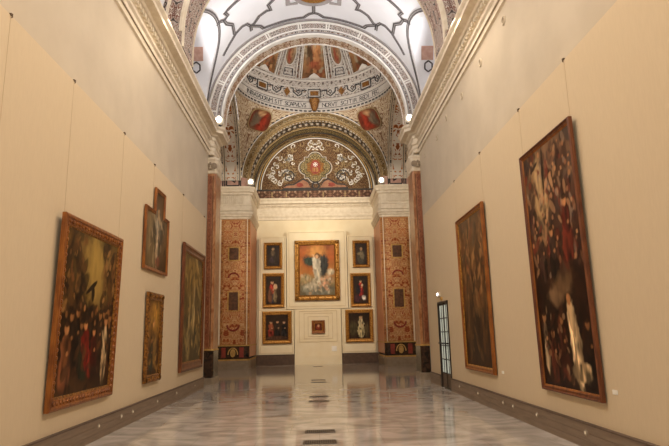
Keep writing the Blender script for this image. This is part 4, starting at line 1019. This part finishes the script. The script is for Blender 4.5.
# ------------------------------------------------------------------ round vents high on the right wall
vl = ('nearest round vent high on the right grey wall', 'second round vent from the front high on the right wall', 'third round vent from the front high on the right wall', 'fourth round vent from the front high on the right wall', 'fifth round vent from the front high on the right wall', 'farthest round vent, high on the right wall by the pilaster')
v0 = thing('wall_vent', vl[0], 'vent', (XU, 10.5, 7.98), -PI/2, 'round wall vents')
b = MB(); b.lathe([(.065, 0), (.1, 0), (.1, -.015), (.09, -.03), (.07, -.025), (.065, -.005)], (0, 0, 0), 20, 'y'); b.build('ring', M_plaster_up, v0)
b = MB(); b.lathe([(0, -.004), (.07, -.004), (.07, 0)], (0, 0, 0), 20, 'y'); b.build('opening', M_stone_d, v0)
for i, (y, z) in enumerate(((12.2, 7.9), (13.95, 7.85), (15.8, 7.95), (17.15, 7.82), (19.2, 7.9))): copy_thing(v0, (XU, y, z), -PI/2, vl[i+1])

# ------------------------------------------------------------------ floodlights on the cornices
def flood(loc, rz, label, tgt, power, col):
    r = thing('floodlight', label, 'lamp', loc, rz, 'floodlights on the cornices')
    b = MB(); b.box(-.08, .08, -.08, .08, 0, .02); b.box(-.13, -.115, -.02, .02, .01, .2); b.box(.115, .13, -.02, .02, .01, .2); b.box(-.13, .13, -.02, .02, .01, .025); b.build('bracket', M_iron, r)
    b = MB(); b.obox((0, .03, .24), (.17, 0, 0), (0, .08, .04), (0, -.04, .13)); hs = b.build('housing', M_lampbody, r)
    b = MB(); b.lathe([(0, -.09), (.085, -.085), (.115, -.06), (.115, -.02)], (0, 0, .25), 18, 'y'); b.build('lamp_glass', M_bulb, hs)
    spot('floodlight_beam', (loc[0], loc[1]-.18 if rz == 0 else loc[1]-.1, loc[2]+.45), tgt, power, col, 85, .9, .1)
flood((-3.56, 19.95, 9.38), 0, 'glaring floodlight on the cornice above the left pilaster', (2.6, 14.5, 12.6), 90, (1, .93, .84))
flood((3.62, 19.95, 9.38), 0, 'glaring floodlight on the cornice above the right pilaster', (-2.6, 14.5, 12.6), 90, (1, .93, .84))
flood((-3.42, 29.0, 9.47), 0, 'glaring floodlight on the entablature of the left painted pier', (2.0, 27.5, 16.0), 300, (1, .9, .76))
flood((3.58, 29.0, 9.47), 0, 'glaring floodlight on the entablature of the right painted pier', (-2.0, 27.5, 16.0), 300, (1, .9, .76))

# ------------------------------------------------------------------ pendentives, ring and dome
dm = thing('dome', 'painted dome on pendentives seen through the nave arch', 'dome', (CX, YC, 0), kind='structure')
RS = HC*math.sqrt(2)
for qx, qy in ((-1, 1), (1, 1), (-1, -1), (1, -1)):
    b = MB()
    def pp(u, v):
        hgt = 4.0*v; rho = math.sqrt(RS*RS-hgt*hgt); am = math.acos(min(1, HC/rho)); a = am+(PI/2-2*am)*u
        return (qx*rho*math.sin(a), qy*rho*math.cos(a), ZS+hgt)
    b.grid(pp, 24, 24, lambda u, v: (4.5*(u-.5)*v, 4*v)); b.build('pendentive', O_pend, dm, smooth=True)
    # painted medallion and its border
    a0, h0 = math.radians(41), 3.25
    rho = math.sqrt(RS*RS-h0*h0); c = Vector((qx*rho*math.sin(a0), qy*rho*math.cos(a0), h0)); n = c.normalized()
    t1 = Vector((qx*math.cos(a0), -qy*math.sin(a0), 0)); t2 = n.cross(t1); t2 = t2 if t2.z > 0 else -t2
    def sp_(a, bb, d): q = (c+t1*a+t2*bb).normalized()*(RS-d); return (q.x, q.y, q.z+ZS)
    pm = Paint(24, 24, 1, [(0, '#6d4a34'), (.5, '#6a2c1c'), (1, '#54402e')], 90+qx)
    pm.blob(.42, .5, .22, .45, '#8a3220', 0, .4); pm.blob(.68, .5, .18, .3, '#6a5a48', .3, .5); pm.blob(.5, .82, .1, .1, '#b08860', 0, .5)
    shp = [(.68*math.copysign(abs(math.cos(2*PI*i/32))**.6, math.cos(2*PI*i/32)),   .7*math.copysign(abs(math.sin(2*PI*i/32))**.6, math.sin(2*PI*i/32))*(1 if math.sin(2*PI*i/32) > 0 else .75)) for i in range(32)]
    b = MB()
    b.grid(lambda u, v: sp_(*(v*x for x in shp[int(round(u*32)) % 32]), .05), 32, 6, None, None, lambda u, v: pm.at(min(1, max(0, .5+.48*v*math.cos(2*PI*u))), min(1, max(0, .5+.48*v*math.sin(2*PI*u)))))
    b.build('medallion', M_fresco, dm)
    b = MB(); b.ribbon(shp, .05, sp_, 0, .07, True); b.build('medallion_border', M_khaki, dm)
RG = 4.0
b = MB(); b.lathe([(RG+.02, 13.7), (RG-.06, 13.72), (RG-.06, 13.84), (RG-.1, 13.86), (RG-.1, 13.9), (RG-.02, 13.92), (RG-.02, 13.96)], (0, 0, 0), 96); b.build('ring_cornice', M_stucco, dm)
b = MB(); b.lathe([(RG-.02, 13.93), (RG-.02, 14.36)], (0, 0, 0), 96); b.build('inscription_band', M_stucco, dm)
b = MB(); b.lathe([(RG-.02, 13.95), (RG-.04, 13.965), (RG-.02, 13.98)], (0, 0, 0), 96); b.lathe([(RG-.02, 14.33), (RG-.04, 14.345), (RG-.02, 14.36)], (0, 0, 0), 96); b.build('black_line', M_black, dm)
b = MB(); b.lathe([(RG-.02, 14.36), (RG-.08, 14.4), (RG-.08, 14.48), (RG+.02, 14.56)], (0, 0, 0), 96); b.build('upper_moulding', M_stucco, dm)
b = MB()
for k in range(96):
    a = 2*PI*k/96; rad = Vector((math.sin(a), math.cos(a), 0)); tn = Vector((math.cos(a), -math.sin(a), 0))
    b.obox(rad*(RG-.06)+Vector((0, 0, 13.78)), tn*.08, rad*.03, (0, 0, .035))
b.build('dashed_line', M_black, dm)
# inscription, letter by letter round the far side
FONT = {}
def glyph(ch):
    if ch not in FONT:
        cu = bpy.data.curves.new('letter', 'FONT'); cu.body = ch; cu.size = .36; cu.extrude = .004; cu.resolution_u = 2
        o = bpy.data.objects.new('letter', cu); COL.objects.link(o)
        bpy.context.view_layer.update()
        me = bpy.data.meshes.new_from_object(o.evaluated_get(bpy.context.evaluated_depsgraph_get()))
        FONT[ch] = ([v.co.copy() for v in me.vertices], [tuple(p.vertices) for p in me.polygons])
        bpy.data.objects.remove(o); bpy.data.curves.remove(cu); bpy.data.meshes.remove(me)
    return FONT[ch]
b = MB()
def write(text, a0, a1):
    n = len(text)
    for i, ch in enumerate(text):
        if ch == ' ': continue
        vs, fs = glyph(ch); a = math.radians(a0+(a1-a0)*(i+.5)/n); wid = max(v.x for v in vs)-min(v.x for v in vs); mn = min(v.x for v in vs)
        base = len(b.v)
        for v in vs:
            x = v.x-mn-wid/2; aa = a+x/RG; r = RG-.028-v.z-.006
            b.v.append((r*math.sin(aa), r*math.cos(aa), 14.02+v.y))
        for f in fs: b.f.append(tuple(base+k for k in f)); b.uv += [(0, 0)]*len(f)
write('INTRATADORVM SIT SCAPVLVS', -62, -6.5); write('NORVT SCITIR REDI FEC', 6.5, 58)
b.build('inscription', M_black, dm)
b = MB(); b.lathe([(0, -.26), (.1, -.22), (.18, -.05), (.22, .12), (.16, .22), (0, .25)], (0, RG-.1, 14.05), 10); b.build('cherub_boss', M_gold_dk, dm)
# dome shell
ZD, RD = 14.5, 4.02
def dp(az, el, d=0):
    a, e = math.radians(az), math.radians(el); r = (RD-d)*math.cos(e); return (r*math.sin(a), r*math.cos(a), ZD+(RD-d)*math.sin(e))
b = MB(); b.grid(lambda u, v: dp(360*u, 90*v), 96, 24, lambda u, v: (2*PI*RD*u*math.cos(PI/2*v*.8), RD*PI/2*v)); b.build('shell', O_dome, dm, smooth=True)
b = MB(); b.grid(lambda u, v: dp(360*u, 1.2+8.2*v, .03), 96, 3, lambda u, v: (2*PI*RD*u, .84*v)); b.build('frieze', O_frieze, dm)
b = MB(); b.grid(lambda u, v: dp(360*u, 14.2+2*v, .03+.07*math.sin(PI*v)), 96, 4); b.build('frieze_moulding', M_stucco, dm)
d3 = lambda a, bb, d: dp(a, bb, d)
b = MB(); b.grid(lambda u, v: dp(360*u, 9.4+.9*v, .03+.05*math.sin(PI*v)), 96, 3); b.build('frieze_moulding', M_stucco, dm)
fr_ = MB(); gq = MB(); gd = MB(); wt = MB()
for k in range(16):
    az = 22.5*k
    if k % 2 == 0:
        gq.slab([(az-3.2, 3), (az+3.2, 3), (az+3.2, 6.6), (az-3.2, 6.6)], d3, .02, .1)
        fr_.ribbon([(az-5, 1.8), (az+5, 1.8), (az+5, 8), (az-5, 8)], .8, d3, .02, .08, True)
        wt.ribbon([(az-4, 2.4), (az+4, 2.4), (az+4, 7.3), (az-4, 7.3)], .6, d3, .02, .09, True)
    else:
        gd.slab([(az, 1.4), (az+2.6, 5), (az, 8.8), (az-2.6, 5)], d3, .02, .1)
        for sg in (-1, 1):
            fr_.ribbon([(az+sg*2.8, 8.4), (az+sg*5.2, 8.4), (az+sg*5.4, 5.4), (az+sg*9.4, 2.2), (az+sg*12.4, 4.4), (az+sg*12.4, 7.4), (az+sg*16.5, 7.4)], .7, d3, .02, .08)
            wt.ribbon([(az+sg*4, 7.6), (az+sg*4.4, 4.6), (az+sg*9, 1.4), (az+sg*13.4, 3.6), (az+sg*13.4, 6.4)], .5, d3, .02, .07)
            fr_.ribbon([(az+sg*8, 6), (az+sg*9.6, 4.4), (az+sg*11, 6), (az+sg*9.6, 7.6)], .5, d3, .02, .07, True)
fr_.build('fret_line', M_black, dm); wt.build('fret_edge', M_stucco, dm); gq.build('gilded_square', M_gold_dk, dm); gd.build('gilded_lozenge', M_gold_dk, dm)
ribs, edges = MB(), MB()
gd2, dkl = MB(), MB()
for k in range(8):
    az = 45*k
    front = abs(((az+180) % 360)-180) < 100
    if front:
        pf = Paint(40, 60, 1.8, [(0, '#6a4a2e'), (.35, '#8a6440'), (.6, '#a39478'), (1, '#b4aa94')], 200+k, .3)
        pf.blob(.5, .36, .22, .5, '#8a4a30', .2, .4); pf.blob(.68, .52, .14, .32, '#a8744a', -.3, .4); pf.blob(.3, .5, .14, .3, '#5c4630', .3, .4); pf.blob(.48, .7, .08, .1, '#b98a64', 0, .4); pf.blob(.7, .72, .07, .09, '#b08058', 0, .4); pf.blob(.5, .12, .4, .2, '#5a3c26', 0, .6)
        pf.clutter(50, .05, .95, .05, .8, ('#7a4028', '#b88a5c', '#4a3422', '#96603c', '#8c8068'), (.03, .08), (1, 2.5), .8)
        b = MB(); b.grid(lambda u, v: dp(az+(2*u-1)*10.4, 16.6+40*v, .03), 30, 46, None, None, lambda u, v: pf.at(u, v)); b.build('fresco', M_fresco, dm)
    edges.ribbon([(az-10.8, 16.4), (az+10.8, 16.4), (az+10.8, 57), (az-10.8, 57)], .8, d3, .02, .08, True)
    ribs.slab([(az-9.8, 16.8), (az-5, 17.6), (az-3, 19.6), (az, 21.4), (az+3, 19.6), (az+5, 17.6), (az+9.8, 16.8)], d3, .02, .07)
    for sg in (-1, 1):
        ribs.ribbon([(az+sg*12.6, 16), (az+sg*12.6, 58)], .7, d3, .02, .1); ribs.ribbon([(az+sg*15.6, 16), (az+sg*15.6, 58)], .6, d3, .02, .1)
        for e in range(8): gd2.slab([(az+sg*14.1-.9, 18+e*5), (az+sg*14.1, 16.6+e*5), (az+sg*14.1+.9, 18+e*5), (az+sg*14.1, 20.4+e*5)], d3, .02, .07)
    az2 = az+22.5
    if abs(((az2+180) % 360)-180) < 100:
        po = Paint(24, 36, 1.6, [(0, '#7a6248'), (1, '#9a8468')], 300+k); po.blob(.45, .4, .2, .5, '#824430', 0, .5); po.blob(.6, .5, .14, .3, '#8a6446', 0, .5); po.blob(.5, .78, .12, .12, '#b08a62', 0, .5)
        b = MB(); b.grid(lambda u, v: dp(az2+5*v*math.cos(2*PI*u), 36+9.5*v*math.sin(2*PI*u), .05), 24, 8, None, None, lambda u, v: po.at(.5+.45*v*math.cos(2*PI*u), .5+.45*v*math.sin(2*PI*u))); b.build('oval_fresco', M_fresco, dm)
    edges.ribbon([(az2+5.4*math.cos(2*PI*i/24), 36+10*math.sin(2*PI*i/24)) for i in range(24)], .8, d3, .02, .08, True)
    edges.ribbon([(az2-5, 17.4), (az2+5, 17.4), (az2+4.4, 24.6), (az2-4.4, 24.6)], .7, d3, .02, .08, True)
    dkl.ribbon([(az2-4, 18.4), (az2+4, 18.4), (az2+3.4, 23.6), (az2-3.4, 23.6)], .4, d3, .02, .07, True)
    edges.ribbon([(az2-3, 19), (az2, 20.6), (az2+3, 19), (az2+1.2, 21), (az2+3, 23), (az2, 21.6), (az2-3, 23), (az2-1.2, 21)], .4, d3, .02, .07, True)
dkl.build('grey_line', M_vdark, dm); gd2.build('gilded_drop', M_brownpaint, dm)
ribs.build('stucco_rib', M_stucco, dm); edges.build('stucco_edge', M_stucco, dm)
